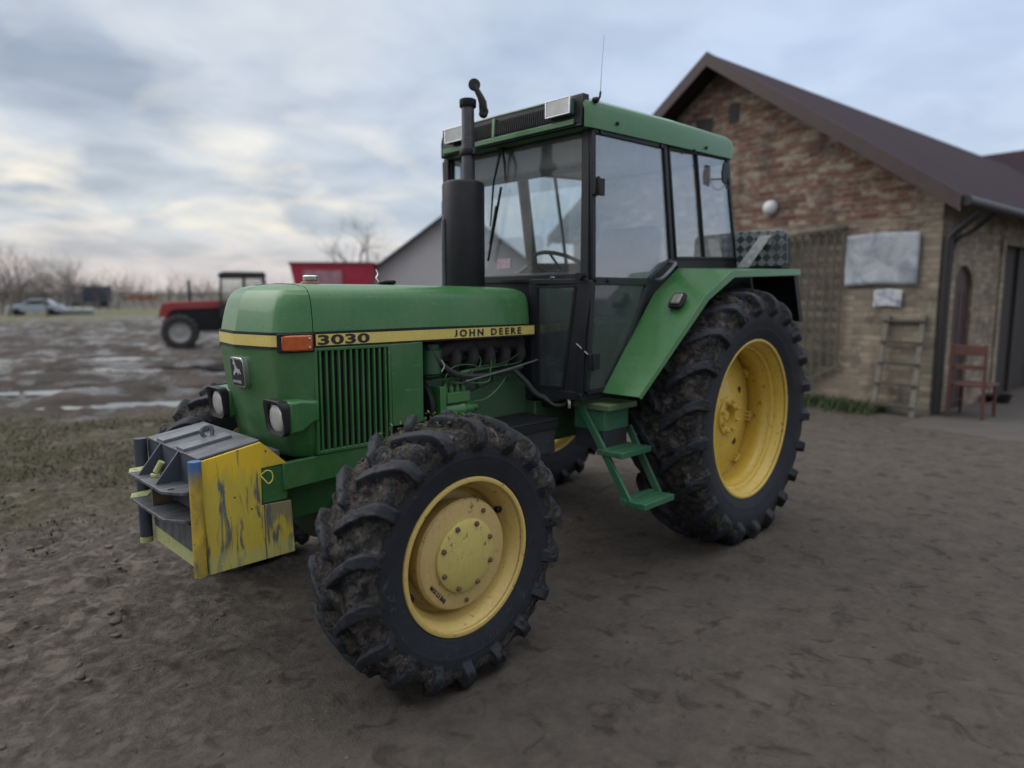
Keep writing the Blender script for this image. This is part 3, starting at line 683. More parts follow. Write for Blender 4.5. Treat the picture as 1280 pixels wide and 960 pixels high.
hood = obj('hood', bm, M['green'], T, 40)
sol = hood.modifiers.new('thickness', 'SOLIDIFY'); sol.thickness = .004; sol.offset = -1
# skirt holding the yellow stripe, black piping above and below
def skirt(name, z0, z1, off, mat, x_end=2.50, front=True, side=True, th=.004):
    bm = nb(); half = [(X_, Y_ + (off if Y_ > .0 else 0)) for X_, Y_ in [(2.500, .325), (2.56, .3245), (2.60, .320), (2.628, .309), (2.648, .292), (2.660, .272), (2.667, .25), (2.684, .15), (2.699, .06), (2.709, 0)]]
    half = refine([(a + off * .8, b) for a, b in half]); half[-1] = (half[-1][0], 0)
    full = half + [(a, -b) for a, b in half[-2::-1]]
    if not front: return
    a = [bm.verts.new((p[0], p[1], z0)) for p in full]; b = [bm.verts.new((p[0], p[1], z1)) for p in full]
    a2 = [bm.verts.new((p[0] - th, p[1] * (1 - th / .33), z0)) for p in full]; b2 = [bm.verts.new((p[0] - th, p[1] * (1 - th / .33), z1)) for p in full]
    for k in range(len(full) - 1):
        bm.faces.new((a[k], a[k + 1], b[k + 1], b[k])); bm.faces.new((a[k], a2[k], a2[k + 1], a[k + 1])); bm.faces.new((b[k], b[k + 1], b2[k + 1], b2[k]))
    return obj(name, bm, mat, T, 14)
skirt('stripe', 1.392, 1.440, .003, M['stripe']); skirt('piping', 1.4405, 1.4515, .0015, M['black']); skirt('piping', 1.380, 1.3915, .0015, M['black'])
for s in (1, -1):
    bm = nb(); box(bm, 1.115, 2.496, (HW - .004) * s, (HW + .0015) * s, 1.441, 1.4515); box(bm, 1.095, 2.496, (HW - .004) * s, (HW + .0015) * s, 1.382, 1.3905); obj('piping', bm, M['black'], T)
    bm = nb(); box(bm, 1.095, 2.487, (HW - .003) * s, (HW + .003) * s, 1.391, 1.4405); st = obj('stripe', bm, M['stripe'], T)
    if s > 0:
        xd = (-1, 0, 0); yd = (0, 0, 1)
        b2 = fitw(text_bm('3030', .059, .0008, .0019, 1.0, 1.05), .265); place_text(b2, (2.478, HW + .0036, 1.3955), xd, yd); obj('lettering', b2, M['letter'], st)
        for wd_t, x_t, w_t in (('JOHN', 1.700, .205), ('DEERE', 1.440, .235)): b2 = fitw(jfix(text_bm(wd_t, .050, .0008, .0021, 1.0, 1.45)), w_t); place_text(b2, (x_t, HW + .0036, 1.3985), xd, yd); obj('lettering', b2, M['letter'], st)
# indicator lamps on the hood corners
for s in (1, -1):
    bm = nb(); pts = [(2.655, .298 * s), (2.640, .318 * s), (2.60, .334 * s), (2.50, .340 * s), (2.50, .315 * s), (2.6, .30 * s)]
    prism(bm, [(a, b, 1.366) for a, b in pts], (0, 0, .083)); k = obj('indicator_lamp', bm, M['black'], T, bevel=.004)
    bm = nb(); pts = [(2.645, .316 * s), (2.60, .348 * s), (2.517, .356 * s), (2.512, .338 * s), (2.6, .330 * s)]
    prism(bm, [(a, b, 1.373) for a, b in pts], (0, 0, .068)); obj('lamp_lens', bm, M['amber'], k, bevel=.007)
    for z_ in (1.388, 1.426):
        bm = nb(); lathe(bm, [(0, .006), (.003, .005), (.004, 0)], (2.532, .3545 * s, z_), 'y', 10, s); obj('screw', bm, M['chrome'], k)
# grille shell below the stripe
bm = nb(); lay = [(1.380, 0., 0.), (1.30, .006, 0), (1.2, .018, .003), (1.1, .034, .006), (1.0, .052, .010), (.93, .068, .016), (.900, .082, .03)]
half = [(2.500, .328), (2.56, .327), (2.60, .322), (2.628, .311), (2.648, .293), (2.660, .272), (2.665, .25), (2.680, .15), (2.694, .06), (2.703, 0)]
half = refine(half); rings = []
for z0, le, kin in lay:
    f = [(max(X_ - le * float(sstep(np.array(X_), 2.5, 2.62)), 2.49), Y_ * (1 - kin / .33)) for X_, Y_ in half]; f = f + [(a, -b) for a, b in f[-2::-1]]
    rings.append([bm.verts.new((a, b, z0)) for a, b in f])
for a, b in zip(rings, rings[1:]):
    for k in range(len(a) - 1): bm.faces.new((a[k], b[k], b[k + 1], a[k + 1]))
bm.faces.new(rings[-1]); shell = obj('grille_shell', bm, M['green_side'], T, 25)
sol = shell.modifiers.new('thickness', 'SOLIDIFY'); sol.thickness = .006; sol.offset = -1
# badge with the leaping deer
def deer():
    P_ = [(-.030, -.012), (-.022, -.004), (-.016, .002), (-.012, .010), (-.014, .020), (-.022, .027), (-.030, .028), (-.022, .031), (-.017, .036), (-.024, .046), (-.018, .042), (-.013, .036), (-.008, .046), (-.009, .035), (-.005, .028), (-.003, .018),
          (.004, .010), (.014, .006), (.022, .004), (.030, .008), (.028, .000), (.034, -.010), (.028, -.012), (.022, -.006), (.018, -.004), (.014, -.014), (.008, -.018), (.010, -.010), (.004, -.006), (-.004, -.008), (-.012, -.010), (-.018, -.018), (-.024, -.020)]
    bm = nb(); vs = [bm.verts.new((a, b, 0)) for a, b in P_]; f = bm.faces.new(vs); bmesh.ops.triangulate(bm, faces=[f])
    r_ = bmesh.ops.extrude_face_region(bm, geom=bm.faces[:]); bmesh.ops.translate(bm, verts=[e for e in r_['geom'] if isinstance(e, bmesh.types.BMVert)], vec=(0, 0, .0015)); return bm
bx, bz = 2.699, 1.268
def rrect(w_, h_, r_, n=5, top=1.0):
    o = []
    for cx_, cy_, a0 in ((w_ / 2 - r_, h_ / 2 - r_, 0), (-w_ / 2 + r_, h_ / 2 - r_, 90), (-w_ / 2 + r_, -h_ / 2 + r_, 180), (w_ / 2 - r_, -h_ / 2 + r_, 270)):
        for k in range(n): a = R(a0 + 90 * k / (n - 1)); o.append((cx_ + r_ * math.cos(a), cy_ + r_ * math.sin(a)))
    return o
def badge_tr(bm, dx=0):
    # local x -> +Y (reader's right when facing the nose is +Y), y -> up, leaning with the shell; z -> +X
    m = Matrix(((0, .085, 1, bx + dx), (1, 0, 0, .012), (0, 1, -.085, bz), (0, 0, 0, 1))); bmesh.ops.transform(bm, matrix=m, verts=bm.verts[:]); return bm
bm = nb(); prism(bm, [(a, b, -.02) for a, b in rrect(.135, .135, .022)], (0, 0, .027)); bd = obj('badge', badge_tr(bm), M['chrome'], T, bevel=.002)
bm = nb(); prism(bm, [(a, b, 0) for a, b in rrect(.118, .118, .016)], (0, 0, .0085)); obj('badge_field', badge_tr(bm), M['badge'], bd)
bm = deer(); bmesh.ops.scale(bm, vec=(1.25, 1.15, 1), verts=bm.verts[:]); bmesh.ops.translate(bm, verts=bm.verts[:], vec=(0, .008, .009)); obj('deer_emblem', badge_tr(bm), M['silver_letter'], bd)
bm = text_bm('JOHN DEERE', .0165, .0006, .0003, .92); bmesh.ops.translate(bm, verts=bm.verts[:], vec=(-.051, -.048, .0095)); obj('lettering', badge_tr(bm), M['silver_letter'], bd)
# headlights
for s in (1, -1):
    bm = nb(); bk = []
    F0 = [(.228, 1.022), (.395, 1.026), (.392, 1.165), (.222, 1.160)]; F1 = [(.22, 1.055), (.372, 1.062), (.372, 1.158), (.22, 1.158)]; F2 = [(.22, 1.085), (.328, 1.095), (.328, 1.150), (.22, 1.150)]
    rr_ = []
    for X_, ps in ((2.655, F0), (2.60, [(a, b + .004) for a, b in F0]), (2.53, F1), (2.503, F1)): rr_.append([bm.verts.new((X_, a * s, b)) for a, b in ps])
    for a, b in zip(rr_, rr_[1:]):
        for k in range(4): bm.faces.new((a[k], a[(k + 1) % 4], b[(k + 1) % 4], b[k]))
    bm.faces.new(rr_[0][::-1]); bm.faces.new(rr_[-1]); hl = obj('headlight', bm, M['green_side'], T, 30, bevel=.012)
    cy, cz = .308 * s, 1.094
    bm = nb(); o1 = [(a * 1.0, b) for a, b in rrect(.172, .152, .035, 6)]; o2 = [(math.cos(math.atan2(b, a)) * .072, math.sin(math.atan2(b, a)) * .070) for a, b in o1]; o3 = [(a * .95, b * .95) for a, b in o2]
    levels = [(2.656, o1), (2.679, [(a * 1.01, b * 1.01) for a, b in o1]), (2.682, [(a * .975, b * .975) for a, b in o1]), (2.677, o2), (2.666, o3)]
    rg = [[bm.verts.new((X_ + (.016 * (b / .075) if X_ > 2.665 and b > 0 else 0), cy + a, cz + b)) for a, b in o] for X_, o in levels]
    for a, b in zip(rg, rg[1:]):
        for k in range(len(a)): bm.faces.new((a[k], a[(k + 1) % len(a)], b[(k + 1) % len(a)], b[k]))
    obj('lamp_surround', bm, M['black'], hl, 50)
    bm = nb(); prof = [(0, .0685), (.006, .064), (.012, .050), (.016, .028), (.017, 0)]; lathe(bm, prof, (2.667, cy, cz), 'x', 36, 1); obj('lamp_lens', bm, M['lens'], hl, 60)
# louvred side grilles
for s in (1, -1):
    Yo = .330 * s
    bm = nb(); box(bm, 2.10, 2.495, (Yo - .03 * s), Yo - .022 * s, .90, 1.38); fr = obj('louvre_backing', bm, M['dark'], T)
    bm = nb()
    box(bm, 2.484, 2.500, Yo - .03 * s, Yo, .905, 1.381); box(bm, 2.097, 2.111, Yo - .03 * s, Yo, .905, 1.381); box(bm, 2.111, 2.484, Yo - .03 * s, Yo - .001 * s, .905, .922); box(bm, 2.111, 2.484, Yo - .03 * s, Yo - .001 * s, 1.366, 1.381)
    sd_ = obj('side_grille', bm, M['green_side'], T, bevel=.003)
    n = 12; dxs = .373 / n; bm = nb()
    for k in range(n):
        X_ = 2.115 + dxs * k; y1 = Yo; y0 = Yo - .022 * s
        prism(bm, [(X_ + .002, y1 - .012 * s, .922), (X_ + dxs * .30, y1, .922), (X_ + dxs * .56, y1 - .001 * s, .922), (X_ + dxs * .60, y1 - .014 * s, .922), (X_ + dxs * .3, y0, .922)], (0, 0, .444))
    obj('louvres', bm, M['green_side'], sd_, bevel=0)
    bm = nb(); box(bm, 1.905, 2.095, Yo - .012 * s, Yo - .002 * s, .98, 1.381); obj('side_panel', bm, M['green_side'], T, bevel=.004)
# radiator / air cleaner bulk behind the grilles
bm = nb(); box(bm, 1.95, 2.47, -.29, .29, .80, 1.40); obj('radiator', bm, M['dark'], T)
# caps on the hood
bm = nb(); lathe(bm, [(0, .052), (.006, .050), (.016, .034), (.020, .030), (.020, 0)], (2.335, .02, 1.664), 'z', 32); rc = obj('radiator_cap', bm, M['maroon'], T)
bm = nb(); lathe(bm, [(0, .034), (.006, .036), (.018, .036), (.022, .032), (.022, 0)], (2.335, .02, 1.683), 'z', 28); obj('cap_lid', bm, M['chrome'], rc, 30)
bm = nb(); lathe(bm, [(-.004, .030), (.003, .044), (.012, .046), (.018, .040), (.020, .015), (.020, 0)], (1.915, .05, 1.668), 'z', 28)
bmesh.ops.rotate(bm, cent=(1.915, .05, 1.668), matrix=Matrix.Rotation(R(6), 3, 'X'), verts=bm.verts[:]); fc = obj('filler_cap', bm, M['black'], T, 40)
bm = nb(); tube(bm, [(1.955, .03, 1.68), (1.965, .02, 1.70), (1.945, .01, 1.72), (1.95, .0, 1.745)], .0035, 6); obj('cap_chain', bm, M['chrome'], fc)

# ---- exhaust -----------------------------------------------------
EX = (1.345, .0)
bm = nb(); prof = [(1.652, .118), (1.66, .1215), (2.235, .1215), (2.249, .115), (2.256, .10), (2.258, .05), (2.258, 0)]; lathe(bm, [(a, b) for a, b in prof], (EX[0], EX[1], 0), 'z', 48); mf = obj('muffler', bm, M['muffler'], T, 40)
bm = nb()
for k in range(3): box(bm, EX[0] - .01 + k * .004, EX[0] + .012, .1216, .1216, 1.66, 2.23) if False else None
tube(bm, [(EX[0] + .119, -.035, 1.655), (EX[0] + .119, -.035, 2.03), (EX[0] + .112, -.03, 2.045)], .014, 10); obj('muffler_seam', bm, M['pipe'], mf)
bm = nb(); lathe(bm, [(2.25, .052), (2.262, .050), (2.268, .038), (2.50, .038), (2.50, .0375), (2.502, .036), (2.69, .036), (2.69, .028), (2.6, .028)], (EX[0] - .04, 0, 0), 'z', 32); ep = obj('exhaust_pipe', bm, M['pipe'], T, 30)
bm = nb(); lathe(bm, [(2.405, .046), (2.41, .049), (2.44, .049), (2.445, .046)], (EX[0] - .04, 0, 0), 'z', 28); box(bm, EX[0] - .055, EX[0] - .025, .045, .075, 2.408, 2.442); obj('pipe_clamp', bm, M['black'], ep, 40)
bm = nb(); lathe(bm, [(2.672, .045), (2.676, .048), (2.712, .048), (2.716, .043), (2.712, .036), (2.69, .036)], (EX[0] - .04, 0, 0), 'z', 28); obj('rain_cap_collar', bm, M['black'], ep, 40)
# flap standing open on its counterweight lever
cc = Vector((EX[0] - .04 - .035, .035, 2.70)); ld = Vector((.42, -.42, 1.0)).normalized(); sidev = Vector((.707, -.707, 0)); rd = Vector((-.707, .707, 0))
p0 = cc + rd * .04 + Vector((0, 0, -.055)); p1 = cc + rd * .02 + Vector((0, 0, .035)); p2 = cc - rd * .012 + Vector((0, 0, .092))
bm = nb(); tube(bm, [p0, cc + rd * .035, p1, p2], [.026, .024, .019, .015], 10)
nrm = (Vector(cam.location) - p2); 
for (pc, rad_, th) in ((p2 + Vector((0, 0, .004)), .034, .008), (p0, .026, .022)):
    ax = Vector((.55, .75, .12)).normalized(); t1 = ax.orthogonal().normalized(); t2 = ax.cross(t1)
    o = [(t1 * math.cos(2 * math.pi * k / 24) + t2 * math.sin(2 * math.pi * k / 24)) * rad_ for k in range(24)]
    prism(bm, [pc + q - ax * th for q in o], ax * th * 2)
obj('rain_flap', bm, M['black'], ep, 40, bevel=.002)

# ---- chassis, engine ---------------------------------------------
bm = nb()
for s in (1, -1): prism(bm, [(2.66, .322 * s, .893), (2.66, .322 * s, .775), (2.30, .322 * s, .79), (2.24, .322 * s, .86), (2.10, .322 * s, .90), (2.10, .322 * s, .915), (2.50, .322 * s, .90)], (0, -.03 * s, 0))
box(bm, 2.62, 2.65, -.29, .29, .775, .89); box(bm, 2.12, 2.62, -.2, .2, .60, .80); obj('front_frame', bm, M['green_side'], T, bevel=.004)
bm = nb(); box(bm, 2.20, 2.36, -.62, .62, .54, .66); tube(bm, [(2.25, -.75, .572), (2.25, .75, .572)], [.085, .085], 20); lathe(bm, [(-.30, .07), (-.2, .14), (0, .17), (.15, .12), (.25, .07)], (2.28, .0, .56), 'y', 24); tube(bm, [(2.10, 0, .58), (1.1, 0, .62)], .04, 12)
for s in (1, -1): lathe(bm, [(0, .13), (.10, .16), (.2, .13)], (2.25, .64 * s, .572), 'y', 24, s)
obj('front_axle', bm, M['green_dirty'], T, 35, bevel=.004)
bm = nb(); box(bm, 1.08, 1.80, -.20, .205, .62, 1.17); box(bm, 1.12, 1.76, -.17, .16, 1.17, 1.30)
prism(bm, [(1.04, .235, .86), (1.70, .235, .86), (1.60, .235, 1.06), (1.30, .235, 1.13), (1.04, .235, 1.10)], (0, -.05, 0))
for k in range(5): box(bm, 1.12 + k * .12, 1.20 + k * .12, .205, .222, 1.10, 1.155)
eng = obj('engine', bm, M['green_dirty'], T, bevel=.006)
for k in range(5):
    bm = nb(); X_ = 1.12 + k * .125; tube(bm, curve_pts([(X_, .15, 1.22), (X_, .215, 1.235), (X_ - .005, .235, 1.28), (X_ - .01, .21, 1.33)]), .034, 12); obj('exhaust_port', bm, M['manifold'], eng)
bm = nb(); tube(bm, curve_pts([(1.78, .19, 1.28), (1.6, .20, 1.335), (1.3, .20, 1.345), (1.06, .19, 1.33)]), .042, 14); box(bm, 1.06, 1.76, .12, .20, 1.28, 1.375); obj('manifold', bm, M['manifold'], eng, bevel=.01)
# injection pump, filter, fan shroud
bm = nb(); box(bm, 1.735, 1.775, .16, .30, .93, 1.14); box(bm, 1.72, 1.735, .18, .285, .96, 1.12); lathe(bm, [(0, .045), (.10, .045), (.11, .05), (.13, .05), (.14, .038), (.20, .036), (.21, .02), (.24, .02)], (1.72, .245, 1.0), 'x', 20, -1); box(bm, 1.56, 1.72, .20, .29, 1.045, 1.10)
for k in range(4): lathe(bm, [(0, .016), (.025, .016), (.028, .010), (.05, .008), (.05, 0)], (1.70 - k * .042, .245, 1.10), 'z', 10)
pump = obj('injection_pump', bm, M['green'], T, bevel=.004, label='injection pump on engine side')
bm = nb(); lathe(bm, [(0, .17), (.03, .175), (.035, .165), (.035, 0)], (1.80, .12, 1.02), 'x', 36); obj('fan_pulley', bm, M['black'], eng)
bm = nb(); lathe(bm, [(0, .05), (.01, .062), (.13, .062), (.14, .05), (.16, .05), (.17, .03), (.17, 0)], (1.79, .235, 1.20), 'z', 24); box(bm, 1.76, 1.88, .18, .22, 1.10, 1.15); obj('fuel_filter', bm, M['green_dirty'], T)
def hose(name, pts, r_, mat, par=T): b = nb(); tube(b, curve_pts(pts), r_, 8); return obj(name, b, M[mat], par)
hose('hose', [(1.83, .27, 1.36), (1.77, .29, 1.27), (1.66, .29, 1.20), (1.50, .285, 1.175), (1.33, .28, 1.18), (1.15, .28, 1.20)], .015, 'rubber_hose')
hose('hose', [(1.22, .28, 1.19), (1.16, .32, 1.12), (1.10, .36, 1.04), (1.02, .42, 1.01), (.95, .46, 1.02)], .016, 'rubber_hose')
hose('hose', [(1.10, .42, 1.02), (1.06, .46, .985), (1.0, .48, .985), (.95, .47, 1.01)], .010, 'rubber_hose')
hose('fuel_pipe', [(1.70, .27, 1.13), (1.73, .29, 1.19), (1.67, .28, 1.235), (1.55, .26, 1.24), (1.45, .26, 1.215)], .0035, 'green')
hose('fuel_pipe', [(1.68, .255, 1.15), (1.60, .29, 1.15), (1.50, .28, 1.22), (1.30, .27, 1.23), (1.14, .26, 1.28)], .004, 'pipe')
hose('fuel_pipe', [(1.64, .25, 1.15), (1.46, .31, 1.14), (1.40, .28, 1.20), (1.36, .25, 1.29)], .0035, 'green')
hose('fuel_pipe', [(1.56, .25, 1.03), (1.48, .32, 1.05), (1.38, .32, 1.10), (1.25, .27, 1.17)], .0035, 'green')
hose('control_rod', [(1.60, .30, 1.155), (1.30, .32, 1.20), (1.08, .34, 1.24)], .005, 'steel')
for k in range(4): hose('fuel_pipe', [(1.70 - .042 * k, .245, 1.15), (1.66 - .02 * k, .27, 1.19 + .006 * k), (1.50 - .1 * k, .265, 1.205 + .005 * k), (1.44 - .11 * k, .245, 1.25), (1.44 - .11 * k, .22, 1.29)], .003, 'green')
hose('tie_wire', [(1.765, .30, 1.28), (1.755, .31, 1.25), (1.77, .305, 1.22)], .003, 'wire')
hose('brake_union', [(.985, .50, 1.02), (.985, .505, .99), (.985, .505, .965)], .010, 'chrome')
# gearbox and rear axle
bm = nb(); box(bm, -.35, 1.08, -.22, .25, .71, .90); prism(bm, [(1.06, .305, .99), (.30, .305, .99), (.30, .305, .70), (.86, .305, .74), (1.06, .305, .78)], (0, -.61, 0))
box(bm, -.55, .0, -.28, .28, .66, 1.15); lathe(bm, [(.2, .2), (.3, .17), (.5, .12), (.80, .11)], (-.217, 0, .815), 'y', 24, 1); lathe(bm, [(.2, .2), (.3, .17), (.5, .12), (.80, .11)], (-.217, 0, .815), 'y', 24, -1)
obj('gearbox', bm, M['green_dirty'], T, 40, bevel=.008)
bm = nb(); box(bm, 1.10, 1.47, .24, .50, .72, .905); bb = obj('battery_box', bm, M['navy'], T, bevel=.006)
bm = nb(); box(bm, 1.085, 1.485, .23, .515, .905, .918); box(bm, 1.09, 1.48, .503, .513, .86, .905); obj('battery_cover', bm, M['black'], bb, bevel=.004)
bm = nb(); box(bm, 0.2, 1.0, -.35, .45, .955, 1.06); obj('platform', bm, M['black'], T)

# ---- steps -------------------------------------------------------
bm = nb(); box(bm, .70, .93, .50, .72, .845, .965); stp = obj('step', bm, M['green_step'], T, bevel=.004)
bm = nb(); box(bm, .705, .925, .505, .7165, .735, .846); obj('step_box', bm, M['navy'], stp, bevel=.003)
bm = nb(); box(bm, .67, .95, .50, .76, .966, 1.0); obj('step_top', bm, paint('muddy_step_plate', (.07, .12, .05), .7, (.10, .09, .07), .9, 0), stp, bevel=.004)
bm = nb()
spt = []
for X_ in (.955, .665):
    y_t = .565 if X_ > .9 else .70; z_t = .985 if X_ > .9 else .83
    bar(bm, (X_, y_t, z_t), (X_, .925, .455), .010, .042, (0, 0, 1)); bar(bm, (X_ - .012, y_t + .004, z_t + .018), (X_ - .012, .929, .473), .022, .006, (0, 0, 1))
obj('stringer', bm, M['green_step'], stp, bevel=.002)
def treadplate(y0, y1, z_, x0=.675, x1=.97):
    bm = nb(); box(bm, x0, x1, y0, y0 + .045, z_ - .03, z_ + .004); box(bm, x0, x1, y1 - .045, y1, z_ - .03, z_ + .004); box(bm, x0 + .002, x1 - .002, y0 + .05, y1 - .05, z_ - .028, z_ + .001)
    box(bm, x0 + .004, x0 + .014, y0 + .04, y1 - .04, z_ - .025, z_ - .003); box(bm, x1 - .014, x1 - .004, y0 + .04, y1 - .04, z_ - .025, z_ - .003)
    return obj('tread', bm, M['green_step'], stp, bevel=.003)
treadplate(.70, .87, .745); treadplate(.86, 1.03, .490)

# ---- cab ---------------------------------------------------------
Sx = .64
def q(X_, Z_, s=1, y=Sx): return (X_, y * s, Z_)
UPY = (0, 1, 0)
for s in (1, -1):
    cab = nb()
    # corner post, B post (slopes), rear post
    prism(cab, [q(1.005, 2.51, s), q(.945, 2.51, s), q(.925, 1.70, s), q(1.02, 1.04, s), q(1.04, 1.04, s), q(1.00, 1.70, s)], (0, -.05 * s, 0))
    prism(cab, [q(.27, 2.53, s), q(.235, 2.53, s), q(.115, 1.83, s), q(.155, 1.815, s)], (0, -.04 * s, 0))
    prism(cab, [q(-.515, 2.58, s), q(-.55, 2.58, s), q(-.725, 1.845, s), q(-.685, 1.845, s)], (0, -.05 * s, 0))
    prism(cab, [q(1.0, 2.545, s), q(-.55, 2.61, s), q(-.52, 2.555, s), q(1.0, 2.492, s)], (0, -.05 * s, 0))
    prism(cab, [q(.15, 1.855, s), q(-.72, 1.885, s), q(-.73, 1.78, s), q(.06, 1.78, s)], (0, -.05 * s, 0))
    # sill from B post down to the floor behind the door
    prism(cab, [q(.165, 1.84, s), q(.10, 1.79, s), q(.42, 1.56, s), q(.76, 1.03, s), q(.80, 1.05, s), q(.455, 1.66, s)], (0, -.05 * s, 0))
    prism(cab, [q(1.04, 1.065, s), q(1.04, 1.02, s), q(.75, 1.02, s), q(.75, 1.065, s)], (0, -.05 * s, 0))
    obj('cab_frame', cab, M['frame'], T, bevel=.005)
def door(s):
    bm = nb(); yo = Sx + .014
    out = [(.985, 2.495), (.285, 2.515), (.17, 1.835), (.42, 1.70), (.755, 1.075), (1.005, 1.075), (.965, 1.69)]
    def rail(a, b, w_=.036): bar(bm, q(a[0], a[1], s, yo - .01), q(b[0], b[1], s, yo - .01), w_, .030, UPY)
    for a, b in zip(out, out[1:] + out[:1]): rail(a, b, .034)
    rail((.95, 1.692), (.43, 1.695), .045)
    d = obj('door', bm, M['frame'], T, bevel=.004)
    bm = nb(); prism(bm, [q(.955, 2.478, s, yo - .012), q(.305, 2.495, s, yo - .012), q(.195, 1.845, s, yo - .012), q(.435, 1.72, s, yo - .012), q(.935, 1.71, s, yo - .012)], (0, .004 * s, 0)); obj('window_pane', bm, M['glass'], d)
    bm = nb(); prism(bm, [q(.945, 1.672, s, yo - .012), q(.46, 1.672, s, yo - .012), q(.765, 1.09, s, yo - .012), q(.995, 1.09, s, yo - .012)], (0, .004 * s, 0)); obj('window_pane', bm, M['glass_low'], d)
    for (X_, Z_) in ((.965, 2.20), (.985, 1.245)):
        bm = nb(); box(bm, X_ - .055, X_ + .03, (yo + .004) * s, (yo + .028) * s, Z_ - .045, Z_ + .045); tube(bm, [(X_ + .008, (yo + .03) * s, Z_ - .05), (X_ + .008, (yo + .03) * s, Z_ + .05)], .010, 10); obj('hinge', bm, M['black'], d, bevel=.004)
    for (X_, Z_) in ((.955, 1.70), (.84, 1.695), (.93, 2.492), (.34, 2.508)):
        bm = nb(); lathe(bm, [(0, .012), (.01, .011), (.012, 0)], (X_, (yo + .004) * s, Z_), 'y', 10, s); obj('frame_bolt', bm, M['black'], d)
    bm = nb(); tube(bm, curve_pts([(.355, (yo + .0) * s, 1.705), (.34, (yo + .045) * s, 1.72), (.24, (yo + .055) * s, 1.79), (.20, (yo + .04) * s, 1.815), (.195, (yo + .0) * s, 1.82)]), .011, 10); obj('door_handle', bm, M['steel'], d)
    return d
for s in (1, -1): door(s)
for s in (1, -1):
    bm = nb()
    for a, b in (((.225, 2.513), (-.51, 2.555)), ((-.505, 2.55), (-.69, 1.882)), ((.11, 1.852), (-.69, 1.882)), ((.225, 2.513), (.105, 1.852)), ((-.105, 2.53), (-.25, 1.868))): bar(bm, q(a[0], a[1], s, Sx - .005), q(b[0], b[1], s, Sx - .005), .018, .026, UPY)
    fr = obj('side_window', bm, M['frame'], T, bevel=.003)
    bm = nb(); prism(bm, [q(.215, 2.505, s, Sx - .012), q(-.10, 2.522, s, Sx - .012), q(-.245, 1.872, s, Sx - .012), q(.112, 1.862, s, Sx - .012)], (0, .004 * s, 0)); obj('window_pane', bm, M['glass'], fr)
    bm = nb(); prism(bm, [q(-.12, 2.522, s, Sx - .006), q(-.498, 2.542, s, Sx - .006), q(-.675, 1.89, s, Sx - .006), q(-.262, 1.876, s, Sx - .006)], (0, .004 * s, 0)); obj('window_pane', bm, M['glass'], fr)
# front: windscreen and the lower side lights beside the hood
bm = nb(); XF = .985
box(bm, XF - .03, XF, -.59, .59, 2.495, 2.545); box(bm, XF - .03, XF + .004, -.59, .59, 1.69, 1.735)
for s in (1, -1): box(bm, XF - .031, XF + .002, .575 * s, .60 * s, 1.735, 2.495)
ws = obj('windscreen', bm, M['frame'], T, bevel=.004)
bm = nb(); box(bm, XF - .018, XF - .012, -.576, .576, 1.733, 2.497); obj('window_pane', bm, M['windscreen'], ws)
for s in (1, -1):
    a0 = Vector((1.075, .285 * s, 0)); a1 = Vector((1.0, .645 * s, 0)); dd = (a1 - a0).normalized(); nn = Vector((dd.y, -dd.x, 0)) * s
    def pt(t, z_): return a0 + (a1 - a0) * t + Vector((0, 0, z_))
    bm = nb()
    bar(bm, pt(.09, 1.04), pt(.04, 1.70), .05, .022, nn); bar(bm, pt(.74, 1.04), pt(.93, 1.70), .10, .022, nn); bar(bm, pt(.0, 1.69), pt(1, 1.69), .03, .024, nn); bar(bm, pt(.05, 1.045), pt(.86, 1.045), .05, .024, nn)
    lp = obj('lower_front_panel', bm, M['frame'], T, bevel=.004)
    bm = nb(); prism(bm, [pt(.12, 1.07), pt(.60, 1.07), pt(.82, 1.67), pt(.08, 1.67)], nn * .004); obj('window_pane', bm, M['glass_low'], lp)
    bm = nb()
    for a, b in ((pt(.17, 1.085), pt(.60, 1.085)), (pt(.60, 1.085), pt(.80, 1.662)), (pt(.80, 1.662), pt(.11, 1.662)), (pt(.11, 1.662), pt(.15, 1.085))): bar(bm, a + nn * .013, b + nn * .013, .014, .008, nn)
    obj('rubber_seal', bm, M['black'], lp)
# black bulkhead behind the hood
bm = nb(); box(bm, 1.04, 1.07, -.30, .30, 1.0, 1.70); prism(bm, [(.975, -.58, 1.69), (.975, .58, 1.69), (1.09, .27, 1.69), (1.09, -.27, 1.69)], (0, 0, .014)); obj('bulkhead', bm, M['frame'], T)
bm = nb(); box(bm, .985, 1.03, .40, .425, 1.695, 1.72); lathe(bm, [(0, .012), (.03, .012)], (1.03, .412, 1.712), 'x', 10); obj('catch', bm, M['chrome'], T)
bm = nb(); tube(bm, [(1.0, .60, 1.715), (1.06, .62, 1.715)], .020, 12); obj('corner_knob', bm, M['black'], T)
hose('tie_wire', [(1.03, .59, 1.345), (1.01, .66, 1.285), (1.0, .675, 1.28), (1.0, .675, 1.20)], .003, 'wire')
# rear window wall
bm = nb()
for (z0, z1) in ((2.52, 2.58), (1.79, 1.87)): bar(bm, (-.53 if z0 > 2 else -.70, -.6, (z0 + z1) / 2), (-.53 if z0 > 2 else -.70, .6, (z0 + z1) / 2), .03, z1 - z0, (0, 0, 1))
rw = obj('rear_window', bm, M['frame'], T, bevel=.004)
bm = nb(); prism(bm, [(-.685, -.59, 1.87), (-.685, .59, 1.87), (-.535, .59, 2.53), (-.535, -.59, 2.53)], (.004, 0, 0)); obj('window_pane', bm, M['windscreen'], rw)
bm = nb(); box(bm, -.72, .12, -.60, .60, 1.0, 1.06); box(bm, -.73, -.70, -.60, .60, 1.0, 1.80); obj('cab_floor', bm, M['black'], T)
